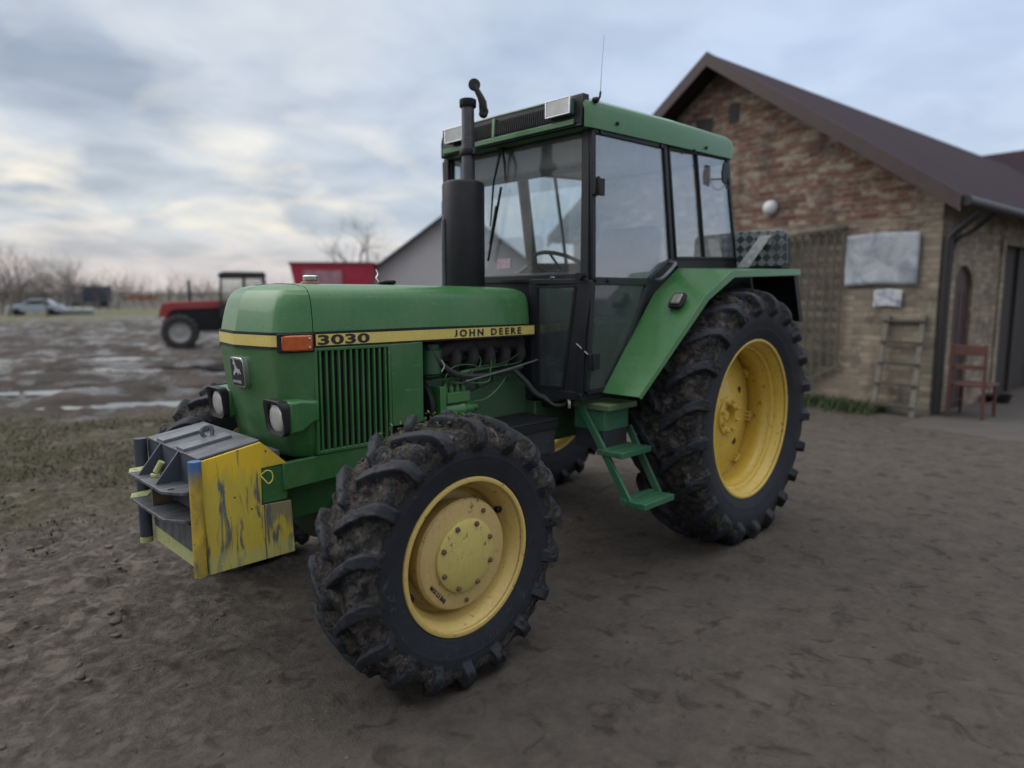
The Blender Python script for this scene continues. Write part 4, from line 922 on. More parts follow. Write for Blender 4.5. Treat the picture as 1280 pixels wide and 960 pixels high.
# roof
bm = nb(); rg = []
def roofz(X_): return 2.655 + (1.06 - X_) * .030
for X_, f in ((1.055, 0), (1.075, .012), (1.06, .10), (1.03, .155), (1.0, .17)): pass
prof = [(.0, .0), (.0, .10), (.012, .135), (.045, .158), (.11, .170), (.30, .178), (.66, .18)]
for X_, dz, ins in ((-.555, -.035, .03), (-.545, .0, .008), (-.50, .006, .0), (.2, .006, .0), (.98, .006, .0), (1.05, .004, .004), (1.072, -.010, .012)):
    zb = 2.545 - .0 + (1.0 - X_) * .033 - .045; row = []
    pr = [(.672 - ins - a, zb + b * (1 if X_ < .9 else .98) + (dz if b > .05 else 0) - (.0 if X_ > 0 else .015 * b / .18)) for a, b in prof[:-1]] 
    row = pr + [(0, zb + .18 + dz)] + [(-a, b) for a, b in pr[::-1]]
    rg.append([bm.verts.new((X_, a, b)) for a, b in row])
for a, b in zip(rg, rg[1:]):
    for k in range(len(a) - 1): bm.faces.new((a[k], a[k + 1], b[k + 1], b[k]))
    bm.faces.new((a[-1], a[0], b[0], b[-1]))
bm.faces.new(rg[0]); roof = obj('roof', bm, M['green'], T, 30)
zb = 2.5
bm = nb(); prism(bm, [(1.076, -.648, 2.504), (1.076, .648, 2.504), (1.066, .648, 2.672), (1.066, -.648, 2.672)], (-.05, 0, 0)); obj('roof_front', bm, M['frame'], T, bevel=.004)
bm = nb()
for y0, y1 in ((-.47, -.045), (-.015, .43)): prism(bm, [(1.0785, y0, 2.555), (1.0785, y1, 2.555), (1.070, y1, 2.64), (1.070, y0, 2.64)], (-.01, 0, 0))
prism(bm, [(1.077, .44, 2.545), (1.077, .648, 2.52), (1.067, .65, 2.655), (1.067, .44, 2.655)], (.003, 0, 0))
vg = obj('vent_grille', bm, M['grillev'], T)
for y0, y1 in ((-.46, -.05), (-.01, .42)):
    bm = nb(); n = 26
    for k in range(n): yy = y0 + (y1 - y0) * (k + .5) / n; bar(bm, (1.082, yy, 2.56), (1.074, yy, 2.635), .005, .006, (1, 0, 0))
    obj('vent_slats', bm, M['black'], vg)
bm = nb(); bar(bm, (1.083, -.62, 2.530), (1.083, .60, 2.530), .012, .030, (0, 0, 1)); bar(bm, (1.083, -.03, 2.545), (1.077, -.03, 2.655), .03, .012, (1, 0, 0)); obj('roof_trim', bm, M['green'], T, bevel=.003)
for yc in (.515, -.345):
    bm = nb(); box(bm, 1.078, 1.115, yc - .085, yc + .085, 2.565, 2.655); rl = obj('roof_lamp', bm, paint('green_lamp_housing', (.02, .11, .06), .5), T, bevel=.008)
    bm = nb(); prism(bm, [(1.116, yc + a, 2.61 + b) for a, b in rrect(.158, .080, .012)], (.006, 0, 0)); obj('lamp_lens', bm, M['lens'], rl, bevel=.002)
    bm = nb()
    for a in (-1, 1): box(bm, 1.112, 1.1235, yc + a * .0835 - .004, yc + a * .0835 + .004, 2.567, 2.653)
    for b in (2.567, 2.650): box(bm, 1.112, 1.1233, yc - .08, yc + .08, b, b + .005)
    obj('lamp_rim', bm, M['chrome'], rl)
for X_, Z_ in ((.80, 2.555), (-.17, 2.57), (-.02, 2.53)):
    bm = nb(); lathe(bm, [(0, .011), (.01, .010), (.014, 0)], (X_, .672, Z_), 'y', 10, 1); obj('roof_bolt', bm, M['black'], T)
bm = nb(); lathe(bm, [(-.01, .018), (.012, .016), (.02, .010)], (.985, .665, 2.645), 'y', 12, 1); tube(bm, [(.985, .685, 2.645), (.98, .69, 2.66), (.975, .69, 2.685)], .006, 8); an = obj('antenna_mount', bm, M['black'], T)
bm = nb(); tube(bm, [(.975, .69, 2.685), (.93, .66, 2.82), (.86, .62, 3.02)], [.002, .0012, .0008], 6); obj('antenna', bm, M['pipe'], an)
bm = nb(); prism(bm, [(.98, -.62, 2.548), (.98, .62, 2.548), (-.5, .62, 2.585), (-.5, -.62, 2.585)], (0, 0, -.02)); obj('roof_liner', bm, M['liner'], T)
bm = nb(); box(bm, .80, .96, -.57, .57, 2.33, 2.53); obj('air_duct', bm, M['liner'], T, bevel=.02)
# wiper
bm = nb(); box(bm, .985, 1.02, -.05, -.01, 2.49, 2.525); tube(bm, [(1.01, -.03, 2.505), (1.025, -.085, 2.30), (1.02, -.115, 2.08), (1.012, -.13, 2.04)], [.009, .007, .005, .004], 8); tube(bm, [(1.01, -.03, 2.505), (1.02, .008, 2.40), (1.01, .0, 2.30)], [.010, .008, .002], 8); wp = obj('wiper', bm, M['black'], T)
bm = nb(); bar(bm, (1.008, -.035, 2.27), (1.004, -.16, 1.83), .006, .016, (1, 0, 0)); bar(bm, (1.018, -.07, 2.16), (1.016, -.13, 1.93), .008, .010, (1, 0, 0)); obj('wiper_blade', bm, M['black'], wp)
# inside mirror at front and work mirror at the rear side window
bm = nb(); bar(bm, (.93, .48, 2.47), (.93, .50, 2.33), .03, .08, (0, 0, 1)); tube(bm, [(.95, .52, 2.50), (.93, .5, 2.44)], .01, 8); obj('interior_mirror', bm, M['black'], T, bevel=.01)
bm = nb(); tube(bm, curve_pts([(-.55, .64, 2.43), (-.50, .67, 2.42), (-.41, .69, 2.41)]), .006, 8); prism(bm, [(-.40, .695, 2.36), (-.34, .70, 2.37), (-.33, .70, 2.43), (-.35, .70, 2.50), (-.40, .695, 2.50), (-.41, .695, 2.43)], (.0, .012, 0)); tube(bm, curve_pts([(-.40, .69, 2.40), (-.44, .68, 2.35), (-.50, .67, 2.35), (-.55, .65, 2.40)]), .003, 6); obj('work_mirror', bm, M['black'], T, bevel=.004)
# sticker inside the windscreen, papers
bm = nb(); box(bm, XF - .011, XF - .010, -.45 + .34, -.37 + .38, 1.78, 1.84); obj('sticker', bm, plain('pale_sticker', (.45, .35, .40), .5, 0, .3, 60, 0), ws)
# interior
bm = nb(); box(bm, -.22, .26, -.25, .25, 1.32, 1.46); st = obj('seat', bm, M['seat'], T, bevel=.04)
bm = nb(); prism(bm, [(-.26, -.26, 1.42), (-.08, -.26, 1.44), (-.20, -.26, 2.00), (-.27, -.26, 2.13), (-.36, -.26, 2.10)], (0, .52, 0)); obj('backrest', bm, M['seat'], st, bevel=.04)
bm = nb(); box(bm, -.12, .16, -.15, .15, 1.05, 1.33); obj('seat_base', bm, M['black'], st)
bm = nb(); prism(bm, [(.98, -.33, 1.06), (.75, -.33, 1.06), (.68, -.33, 1.62), (.72, -.33, 1.76), (.98, -.33, 1.73)], (0, .66, 0)); ds = obj('dashboard', bm, M['seat'], T, bevel=.02)
bm = nb(); cW = Vector((.50, .02, 1.80)); axw = Vector((-.45, 0, .9)).normalized(); t1 = axw.orthogonal().normalized(); t2 = axw.cross(t1); ring = [cW + (t1 * math.cos(2 * math.pi * k / 36) + t2 * math.sin(2 * math.pi * k / 36)) * .20 for k in range(37)]
tube(bm, ring, .013, 10, cap=False); tube(bm, [cW, cW - axw * .25], .022, 10)
for k in range(3): a = R(90 + 120 * k); tube(bm, [cW - axw * .02, cW + (t1 * math.cos(a) + t2 * math.sin(a)) * .2], .008, 8)
obj('steering_wheel', bm, M['black'], T)
hose('gear_lever', [(.30, .20, 1.06), (.36, .24, 1.25), (.40, .26, 1.42)], .008, 'black')

for nm_, fk in (('roof', .80), ('roof_front', .80), ('vent_grille', .84), ('vent_slats', .84), ('roof_trim', .80), ('cab_frame', .92), ('door', .92), ('hinge', .92), ('window_pane', .92), ('side_window', .92), ('windscreen', .92), ('rear_window', .92), ('roof_liner', .85), ('air_duct', .85), ('door_handle', .92), ('frame_bolt', .92), ('lower_front_panel', .92), ('rubber_seal', .92), ('bulkhead', .92)):
    for o in [o for o in bpy.data.objects if o.name.split('.')[0] == nm_ and o.type == 'MESH']:
        cy_ = ORG[o.name].y
        for v in o.data.vertices:
            yy = v.co.y + cy_
            if yy < 0: v.co.y = yy * fk - cy_
# ---- fenders -----------------------------------------------------
for s in (1, -1):
    bm = nb(); th = .006
    yi, yt, yb = .655, 1.015, .905
    A0, A1 = (.870, yi, 1.055), (.870, yb, 1.055)
    B0, B1 = (.365, yi, 1.625), (.335, .99, 1.612)
    C0, C1 = (.10, yi, 1.785), (.075, 1.015, 1.762)
    D0, D1 = (-.93, yi, 1.815), (-.93, 1.015, 1.80)
    P3 = [[A0, A1], [B0, B1], [C0, C1], [D0, D1]]
    lo = [[bm.verts.new((p[0], p[1] * s, p[2])) for p in row] for row in P3]
    for a, b in zip(lo, lo[1:]): bm.faces.new((a[0], a[1], b[1], b[0]))
    # outer flange
    fl = []
    for (p, dx_, dz_) in ((A1, -.016, -.014), (B1, -.030, -.026), (C1, -.024, -.040), (D1, 0, -.042)): fl.append(bm.verts.new((p[0] + dx_, (p[1] + .006) * s, p[2] + dz_)))
    for k in range(3): bm.faces.new((lo[k][1], fl[k], fl[k + 1], lo[k + 1][1]))
    # side sheet down behind the cab panel
    fd = obj('fender', bm, M['green'], T, 20); sl = fd.modifiers.new('thickness', 'SOLIDIFY'); sl.thickness = .006; sl.offset = 0; b_ = fd.modifiers.new('bevel', 'BEVEL'); b_.width = .004; b_.segments = 2
    bm = nb(); prism(bm, [(.84, .64 * s, 1.05), (.34, .64 * s, 1.60), (.09, .64 * s, 1.76), (-.94, .64 * s, 1.79), (-1.05, .64 * s, 1.42), (-.6, .64 * s, .95), (.5, .64 * s, .95)], (0, .012 * s, 0))
    prism(bm, [(-.925, .66 * s, 1.755), (-.925, 1.0 * s, 1.755), (-1.055, 1.0 * s, 1.425), (-1.055, .66 * s, 1.425)], (-.012, 0, 0)); prism(bm, [(-.925, .66 * s, 1.792), (.08, .66 * s, 1.762), (.08, 1.005 * s, 1.745), (-.925, 1.005 * s, 1.775)], (0, 0, -.008))
    prism(bm, [(-.86, 1.0 * s, 1.755), (-.925, 1.0 * s, 1.755), (-1.055, 1.0 * s, 1.425), (-1.0, 1.0 * s, 1.425)], (0, .004 * s, 0))
    obj('fender_liner', bm, M['black'], fd)
    # fender lamp lies on the slanted sheet
    c = Vector((.405, .852 * s, 1.575)); n1 = Vector((.75, 0, .66)).normalized(); xa = Vector((0, 1, 0)) * s; ya = n1.cross(xa) * s
    if ya.z < 0: ya = -ya
    def pl(a, b, d_): return c + xa * a + ya * b + n1 * d_
    bm = nb(); prism(bm, [pl(a, b, 0) for a, b in rrect(.092, .112, .02)], n1 * .022); lm = obj('fender_lamp', bm, M['black'], fd, bevel=.005)
    bm = nb(); prism(bm, [pl(a, b, .02) for a, b in rrect(.062, .078, .012)], n1 * .016); obj('lamp_lens', bm, plain('smoky_lens', (.22, .21, .18), .15, 0, .4, 60, .05), lm, bevel=.008)
# diamond-plate box behind the cab with its strap
bm = nb(); prism(bm, [(-.75, .50, 1.82), (-.75, .985, 1.82), (-.75, .998, 1.84), (-.75, .985, 2.04), (-.75, .965, 2.065), (-.75, .50, 2.075)], (-.012, 0, 0)); tb = obj('tread_plate_guard', bm, M['tread'], T, bevel=.004)
bm = nb(); box(bm, -.748, -.735, .78, .88, 1.97, 2.035); prism(bm, [(-.738, .80, 2.03), (-.738, .88, 2.03), (-.64, .775, 1.81), (-.64, .68, 1.81)], (.006, 0, 0)); obj('support_strap', bm, plain('scratched_aluminium', (.34, .35, .36), .45, .5, .35, 30, .2), tb, bevel=.004)
bm = nb(); box(bm, -.90, -.762, .50, .955, 1.80, 2.02); obj('toolbox', bm, M['black'], tb, bevel=.005)

# ---- front ballast block / hitch ---------------------------------
bm = nb(); box(bm, 2.66, 2.98, -.29, .296, .50, .95); fb = obj('front_hitch_block', bm, M['greysteel'], T, bevel=.003)
def side_plate(s): 
    o = [(3.0, .958), (2.75, 1.0), (2.637, .892), (2.752, .888), (2.757, .728), (2.625, .724), (2.615, .490), (2.985, .488)]
    b = nb(); prism(b, [(a, .300 * s, z_) for a, z_ in o], (0, .012 * s, 0)); return b
for s in (1, -1): obj('side_plate', side_plate(s), M['plate'] if s > 0 else M['bluesteel'], fb, bevel=.002)
bm = nb(); prism(bm, [(2.75, .296, .884), (2.665, .296, .893), (2.645, .296, .86), (2.648, .296, .80), (2.635, .296, .78), (2.638, .296, .732), (2.75, .296, .732)], (0, .010, 0)); obj('end_block', bm, M['green_side'], fb, bevel=.003)
bm = nb(); prism(bm, [(2.745, .306, .732), (2.745, .306, .49), (2.748, .306, .49), (2.748, .306, .732)], (0, .0075, 0)); obj('weld_seam', bm, M['bolt'], fb)
bm = nb(); prism(bm, [(3.002, -.30, .960), (3.002, .299, .960), (2.75, .299, .999), (2.75, -.30, .999)], (0, 0, .010)); obj('top_plate', bm, M['greysteel'], fb, bevel=.002)
def topz(X_): return .970 + (3.0 - X_) * .156
for y0 in (-.18, .06):
    bm = nb(); prism(bm, [(3.0, y0, topz(3.0)), (3.0, y0 + .085, topz(3.0)), (2.80, y0 + .085, topz(2.80)), (2.80, y0, topz(2.80))], (0, 0, .014)); obj('top_strap', bm, M['steel'], fb, bevel=.002)
bm = nb(); cE = Vector((2.865, .045, topz(2.865) + .032)); tube(bm, [cE + Vector((math.cos(a) * .020, math.cos(a) * -.006, math.sin(a) * .026)) for a in np.linspace(0, 2 * np.pi, 25)], .009, 10, cap=False); lathe(bm, [(0, .03), (.008, .03), (.012, .02)], (2.865, .045, topz(2.865)), 'z', 16); obj('lifting_eye', bm, M['steel'], fb)
bm = nb(); box(bm, 2.982, 3.0, -.295, .297, .742, .958); obj('front_plate', bm, M['bluesteel'], fb)
bm = nb(); box(bm, 2.982, 2.996, -.295, .297, .50, .66); obj('lower_plate', bm, M['greysteel'], fb)
bm = nb(); prism(bm, [(2.997, -.29, .492), (2.997, .295, .492), (2.997, .295, .548), (2.997, -.29, .556)], (.004, 0, 0)); obj('painted_band', bm, M['palegreen'], fb)
for yg in (-.13, .085):
    bm = nb(); prism(bm, [(3.0, yg, .972), (3.0, yg, .842), (3.098, yg, .842), (3.094, yg, .852)], (0, .010, 0)); obj('gusset', bm, M['bluesteel'], fb, bevel=.0015)
bm = nb(); prism(bm, [(2.985, -.285, .826), (3.09, -.27, .826), (3.112, -.20, .826), (3.112, .20, .826), (3.06, .285, .826), (2.985, .285, .826)], (0, 0, .014)); obj('hitch_shelf', bm, M['greysteel'], fb, bevel=.002)
bm = nb(); prism(bm, [(2.985, -.285, .712), (3.09, -.27, .712), (3.112, -.20, .712), (3.112, .20, .712), (3.06, .285, .712), (2.985, .285, .712)], (0, 0, .014)); obj('hitch_shelf', bm, M['greysteel'], fb, bevel=.002, label='lower pale-edged hitch shelf')
for z_ in (.833, .719):
    bm = nb(); prism(bm, [(2.99, -.288, z_), (3.091, -.273, z_), (3.116, -.20, z_), (3.05, -.19, z_ + .0)], (0, 0, .0095)); obj('shelf_tip', bm, M['palegreen'], fb)
bm = nb(); box(bm, 3.0, 3.08, -.035, -.020, .727, .825); obj('shelf_web', bm, M['bolt'], fb)
bm = nb(); tube(bm, [(3.05, -.05, .86), (3.03, -.035, .905)], .014, 12); lathe(bm, [(0, .022), (.012, .022), (.014, .012)], (3.052, -.052, .842), 'z', 6); obj('hitch_pin', bm, M['palegreen'], fb)
for yg in (.20, -.235):
    bm = nb(); lathe(bm, [(0, .014), (.0006, .014), (.0006, 0)], (3.075, yg, .8402), 'z', 16); obj('pin_hole', bm, M['dark'], fb)
bm = nb(); tube(bm, [(3.022, .318, .496), (3.022, .318, .965)], .025, 20); obj('guard_tube', bm, M['tube'], fb)
bm = nb(); tube(bm, [(3.028, -.318, .505), (3.028, -.318, .965)], .027, 20); obj('guard_tube', bm, M['bluesteel'], fb, label='dark guard tube on far side')
bm = nb(); tube(bm, [(3.028, -.318, .478), (3.028, -.318, .505)], .0272, 20); obj('tube_foot', bm, M['palegreen'], fb)
bm = nb(); cT = Vector((2.70, .312, .86)); tube(bm, curve_pts([(2.755, .313, .862), (2.735, .325, .878), (2.715, .328, .868), (2.712, .328, .838), (2.73, .328, .822), (2.745, .326, .838), (2.757, .313, .858)]), .0028, 6); obj('twine_loop', bm, M['twine'], fb)
# ================================================================== BARN (brick, right)
B = root('brick_barn', 'old brick farm building with dark brown metal roof, standing behind the big rear wheel', 'barn', (-6.487, .578, 0), R(174))
def m_brick(name, pale_all=False):
    m = MT(name); P = m.xyz(m.tc.outputs['Object'])
    # object coords of walls: x along the building, y along the gable, z up
    cm = m.N('ShaderNodeCombineXYZ'); m.l.new(m.math('ADD', P[0], P[1]), cm.inputs[0]); m.l.new(P[2], cm.inputs[1])
    bt = m.N('ShaderNodeTexBrick'); m.l.new(cm.outputs[0], bt.inputs[0]); bt.inputs['Scale'].default_value = 1; bt.inputs['Brick Width'].default_value = .27; bt.inputs['Row Height'].default_value = .082
    bt.inputs['Mortar Size'].default_value = .009; bt.inputs['Mortar Smooth'].default_value = .3; bt.inputs['Color1'].default_value = (0, 0, 0, 1); bt.inputs['Color2'].default_value = (1, 1, 1, 1); bt.inputs['Mortar'].default_value = (.5, .5, .5, 1); bt.inputs['Bias'].default_value = 0
    k = bt.outputs['Color']; big = m.noise(1.1, 4, .6, world=False); med = m.noise(3.5, 5, .65, world=False, stretch=(1, 1, 2.4))
    red = m.mix(k, (.13, .064, .048), (.235, .125, .093)); red = m.mix(m.ramp(m.noise(9, 4, .6, world=False), (.5, 0.), (.8, .7)), red, (.09, .055, .05))
    pale = m.mix(k, (.20, .172, .13), (.35, .30, .23))
    # paler courses: lower down the wall, at the corner, and in patches
    zlow = m.ramp(m.math('MULTIPLY', m.math('ADD', P[2], m.math('MULTIPLY', big, .8)), .3), (.86, 1.), (.94, 0.))
    if pale_all: f = m.math('MAXIMUM', m.ramp(med, (.40, 0.), (.5, 1.)), .6)
    else:
        corner = m.ramp(m.math('ADD', P[1], m.math('MULTIPLY', m.math('SUBTRACT', k, .5), .25)), (.28, 1.), (.34, 0.))
        patch = m.ramp(m.math('ADD', med, m.math('MULTIPLY', k, .12)), (.555, 0.), (.63, 1.))
        f = m.math('MAXIMUM', m.math('MAXIMUM', m.math('MULTIPLY', zlow, .85), corner), patch)
    c = m.mix(f, red, pale); c = m.mix(m.math('MULTIPLY', bt.outputs['Fac'], .8), c, (.20, .18, .155))
    st = m.noise(2.2, 6, .7, world=False); c = m.mix(m.ramp(st, (.50, 0.), (.68, .8)), c, (.065, .055, .05))
    m.bump(m.math('SUBTRACT', m.noise(30, 4, .6), m.math('MULTIPLY', bt.outputs['Fac'], 1.0)), .6, .012)
    return m.fin(c, .9, 0, .25)
MB_ = m_brick('old_red_and_buff_brick'); MBP = m_brick('buff_brick', True)
LB = 14.0
WG = 6.95; EZ = 2.93; AP = (3.47, 5.36)
# gable wall with the corner, outline in the plane x = 0..-.3 (thickness inwards = +x)
bm = nb(); prism(bm, [(0, 0, -.3), (0, WG, -.3), (0, WG, EZ), (0, AP[0], AP[1]), (0, 0, EZ)], (.35, 0, 0)); gw = obj('gable_wall', bm, MB_, B, centre=(0, 0, 0))
# side wall facing the yard, pieced round the arched doorway and the wide opening
DX0, DX1, DTOP = .55, 1.30, 2.05
bm = nb(); th = (0, .3, 0)
arch = [(DX0 + (DX1 - DX0) * (.5 - .5 * math.cos(math.pi * k / 10)), DTOP - .36 + .36 * math.sin(math.pi * k / 10)) for k in range(11)]
prism(bm, [(.351, .0, -.3), (DX0, 0, -.3), (DX0, 0, DTOP - .36)] + [(a, 0, b) for a, b in arch[1:6]] + [(arch[5][0], 0, EZ), (.351, 0, EZ)], th)
prism(bm, [(arch[5][0], 0, EZ)] + [(a, 0, b) for a, b in arch[5:10]] + [(DX1, 0, DTOP - .36), (DX1, 0, -.3), (2.55, 0, -.3), (2.55, 0, EZ)], th)
prism(bm, [(2.55, 0, 2.42), (2.55, 0, EZ), (5.0, 0, EZ), (5.0, 0, 2.42)], th); prism(bm, [(5.0, 0, -.3), (LB, 0, -.3), (LB, 0, EZ), (5.0, 0, EZ)], th)
obj('side_wall', bm, MBP, B, centre=(0, 0, 0))
bm = nb(); prism(bm, [(.35, WG - .3, -.3), (LB, WG - .3, -.3), (LB, WG - .3, EZ), (.35, WG - .3, EZ)], (0, .3, 0)); obj('back_wall', bm, MBP, B, centre=(0, 0, 0))
bm = nb(); prism(bm, [(LB, 0, -.3), (LB, WG, -.3), (LB, WG, EZ), (LB, AP[0], AP[1]), (LB, 0, EZ)], (-.3, 0, 0)); obj('far_gable_wall', bm, MBP, B)
# buff plaster-thin surround of the doorway, standing proud
for x0_ in (.36, 2.38): bm = nb(); box(bm, x0_, x0_ + .16, -.03, -.001, 0, 2.5); obj('pilaster', bm, MBP, B)
bm = nb(); prism(bm, [(DX0, .05, 0), (DX1, .05, 0)] + [(a, .05, b) for a, b in arch[::-1]], (0, .04, 0)); dr = obj('arched_door', bm, plain('dark_red_brown_boards', (.045, .022, .022), .6, 0, .25, 6, .1), B)
bm = nb()
for k in range(4): box(bm, DX0 + .03 + k * .18, DX0 + .035 + k * .18, .045, .0495, .02, 1.7)
obj('board_gaps', bm, M['dark'], dr)
bm = nb(); box(bm, 2.552, 4.998, .15, .20, 0, 2.418); gd = obj('wide_door', bm, plain('dark_brown_boards', (.022, .018, .018), .7, 0, .25, 6, .1), B)
bm = nb(); box(bm, 2.552, 2.64, .10, .149, 0, 2.418); box(bm, 3.72, 3.82, .10, .149, 0, 2.418); obj('door_frame', bm, plain('weathered_frame', (.03, .022, .02), .7, 0, .2, 8, .1), gd)
# roof
m = MT('brown_sheet_roof'); P = m.xyz(m.tc.outputs['Object']); n = m.noise(1.2, 5, .6, world=False); c = m.mix(n, (.024, .015, .021), (.042, .028, .037))
wv = m.N('ShaderNodeTexWave'); wv.bands_direction = 'X'; m.l.new(m.tc.outputs['Object'], wv.inputs[0]); wv.inputs['Scale'].default_value = 1.5; m.bump(wv.outputs['Fac'], .3, .03)
MR = m.fin(c, .85, 0, .12)
slope = (AP[1] - EZ) / AP[0]; OV = .42; RT = .16
def rz_(w_): return AP[1] + .16 - slope * abs(w_ - AP[0])
bm = nb(); OE = .33
for a, b in ((-OE, AP[0]), (AP[0], WG + OE)):
    prism(bm, [(-OV, a, rz_(a)), (-OV, b, rz_(b)), (-OV, b, rz_(b) - .11), (-OV, a, rz_(a) - .11)], (LB + .9, 0, 0))
rf = obj('roof', bm, MR, B, centre=(0, 0, 0))
bm = nb()
for a, b in ((-OE, AP[0]), (AP[0], WG + OE)):
    prism(bm, [(-OV - .025, a, rz_(a) + .02), (-OV - .025, b, rz_(b) + .02), (-OV - .025, b, rz_(b) - .20), (-OV - .025, a, rz_(a) - .20)], (.022, 0, 0))
obj('barge_board', bm, plain('brown_barge_board', (.05, .03, .032), .55, 0, .15, 6, .05), rf)
bm = nb(); tube(bm, [(-.40, -OE - .05, rz_(-OE) - .07), (LB, -OE - .05, rz_(-OE) - .12)], .065, 12); obj('gutter', bm, plain('dark_brown_gutter', (.02, .017, .019), .5, 0, .1, 6, 0), rf)
bm = nb(); tube(bm, curve_pts([(.12, -OE - .05, 2.70), (.10, -.28, 2.60), (.06, -.10, 2.42), (.05, -.07, 2.25), (.05, -.07, 1.2), (.05, -.07, .05)]), .05, 12); obj('downpipe', bm, plain('black_downpipe', (.018, .016, .018), .5, 0, .1, 6, 0), B)
bm = nb(); tube(bm, curve_pts([(.75, -OE - .03, 2.72), (.62, -.16, 2.50), (.34, -.06, 2.35), (.20, -.06, 2.05), (.18, -.06, 1.0), (.18, -.06, .4)]), .028, 8); obj('cable_duct', bm, M['black'], B)
# round pale wall lamp under the gable
bm = nb(); lathe(bm, [(0, .10), (.03, .115), (.06, .115), (.10, .10), (.13, .06), (.14, 0)], (0, 2.46, 3.01), 'x', 28, -1); wl = obj('wall_lamp', bm, plain('milky_lamp', (.62, .64, .68), .4, 0, .05, 8, 0), B)
bm = nb(); lathe(bm, [(-.002, .13), (.02, .125), (.02, .10)], (0, 2.46, 3.01), 'x', 28, -1); obj('lamp_base', bm, M['steel'], wl)
# small bricked hatches high in the gable
for hb_ in ((3.62, 3.95, 4.15, 4.62), (3.12, 3.30, 4.45, 4.75)): bm = nb(); box(bm, -.012, .002, *hb_); obj('boarded_hatch', bm, plain('dark_hatch', (.035, .03, .03), .8, 0, .2, 8, 0), B)
bm = nb(); box(bm, -.006, .002, .02, WG - .02, 2.60, 2.68); obj('string_course', bm, MBP, B)
bm = nb(); prism(bm, [(-.05, -.02, -.3), (-.05, WG, -.3), (-.05, WG, .12), (-.05, -.02, .10)], (.049, 0, 0)); obj('plinth', bm, plain('damp_cement_plinth', (.15, .14, .125), .9, 0, .25, 4, .3), B, centre=(0, 0, 0))

# things standing against or hanging on the gable wall: own top-level objects in world space
BM = Matrix.Translation((-6.487, .578, 0)) @ Matrix.Rotation(R(174), 4, 'Z')
def onbarn(a, b, c): return BM @ Vector((a, b, c))
def btop(name, label, cat, a, b, c, rz=0, group=None):
    p = onbarn(a, b, c); return root(name, label, cat, p, R(174) + rz, group)
tr = btop('wooden_trellis', 'weathered wooden trellis panel fixed to the barn wall just right of the rear wheel', 'trellis', -.06, 1.24, 0)
WTR = plain('weathered_grey_green_wood', (.085, .082, .066), .85, 0, .3, 14, .2)
def trz(y_): return 2.60 - .10 * y_, .62 - .60 * y_
bm = nb(); 
for k in range(9):
    y_ = .02 + k * .125; zt_, zb_ = trz(y_); tmp = nb(); box(tmp, -.012, .010, y_ - .015, y_ + .015, zb_, zt_); obj('upright_slat', tmp, WTR, tr)
for k in range(14):
    z_ = .3 + k * .165; y1 = 1.05; y0 = max(0, (.62 - z_) / .60) + .0
    tmp = nb(); box(tmp, .0105, .020, y0, y1, z_ - .009, z_ + .009); obj('cross_slat', tmp, WTR, tr)
bm.free()
tmp = nb(); bar(tmp, (-.02, -.03, trz(0)[0] + .02), (-.02, 1.06, trz(1.06)[0] + .02), .04, .05, (1, 0, 0)); obj('top_rail', tmp, WTR, tr); tmp = nb(); bar(tmp, (-.02, -.03, trz(0)[1]), (-.02, 1.06, trz(1.06)[1]), .05, .04, (1, 0, 0)); obj('bottom_rail', tmp, WTR, tr)
# banner
m = MT('faded_banner'); n = m.noise(3.2, 5, .6, dist=.6, world=False); c = m.mix(m.ramp(n, (.36, 0.), (.60, 1.)), (.22, .24, .28), (.42, .45, .50)); m.bump(m.noise(2.5, 3, .5, dist=1), .4, .05); MBN = m.fin(c, .6, 0, .3)
def sheet(name, label, cat, y0, y1, z0, z1, mat, bulge=.02, a0=-.04, nx_=18, nz_=12):
    V = []; 
    for i in range(nx_ + 1):
        for j in range(nz_ + 1):
            u, v_ = i / nx_, j / nz_; d = bulge * (math.sin(u * 9 + v_ * 3) * .5 + math.sin(v_ * 7 - u * 4) * .5); V.append((a0 - abs(d) - .004, y0 + (y1 - y0) * u, z0 + (z1 - z0) * v_ + .02 * math.sin(u * 3.1)))
    m1 = nz_ + 1; F_ = [(i * m1 + j, (i + 1) * m1 + j, (i + 1) * m1 + j + 1, i * m1 + j + 1) for i in range(nx_) for j in range(nz_)]
    V = np.array([onbarn(*v) for v in V]); c_ = V.mean(0); o = arr_mesh(name, V - c_, F_, mat, None, c_); sl_ = o.modifiers.new('thickness', 'SOLIDIFY'); sl_.thickness = .006
    return tag(o, label, cat)
sheet('banner', 'large faded white banner with grey print on the barn wall beside the corner', 'banner', .24, 1.22, 1.76, 2.48, MBN)
m = MT('faded_notice'); n = m.noise(7, 4, .6, dist=.6, world=False); MBN2 = m.fin(m.mix(m.ramp(n, (.38, 0.), (.55, 1.)), (.2, .22, .26), (.48, .50, .54)), .6)
sheet('notice', 'small white notice board hanging below the big faded banner', 'sign', .42, .80, 1.46, 1.70, MBN2, .003)
# leaning ladder-shelf
ld_ = btop('wooden_ladder', 'short pale wooden ladder leaning on the barn wall under the notice', 'ladder', -.10, .36, 0)
WL = plain('pale_weathered_wood', (.15, .135, .115), .85, 0, .25, 12, .2); WLD = plain('grey_weathered_wood', (.065, .06, .053), .85, 0, .25, 12, .2)
for y_ in (-.25, .26):
    tmp = nb(); bar(tmp, (-.16, y_ * 1.0, 0), (.06, y_ * .9, 1.36), .035, .07, (0, 1, 0)); obj('rail', tmp, WL, ld_)
for k in range(5):
    z_ = .12 + k * .29; x_ = -.16 + .22 * z_ / 1.36; tmp = nb(); bar(tmp, (x_, -.26, z_), (x_, .27, z_), .09, .028, (0, 0, 1)); obj('rung', tmp, WLD, ld_)
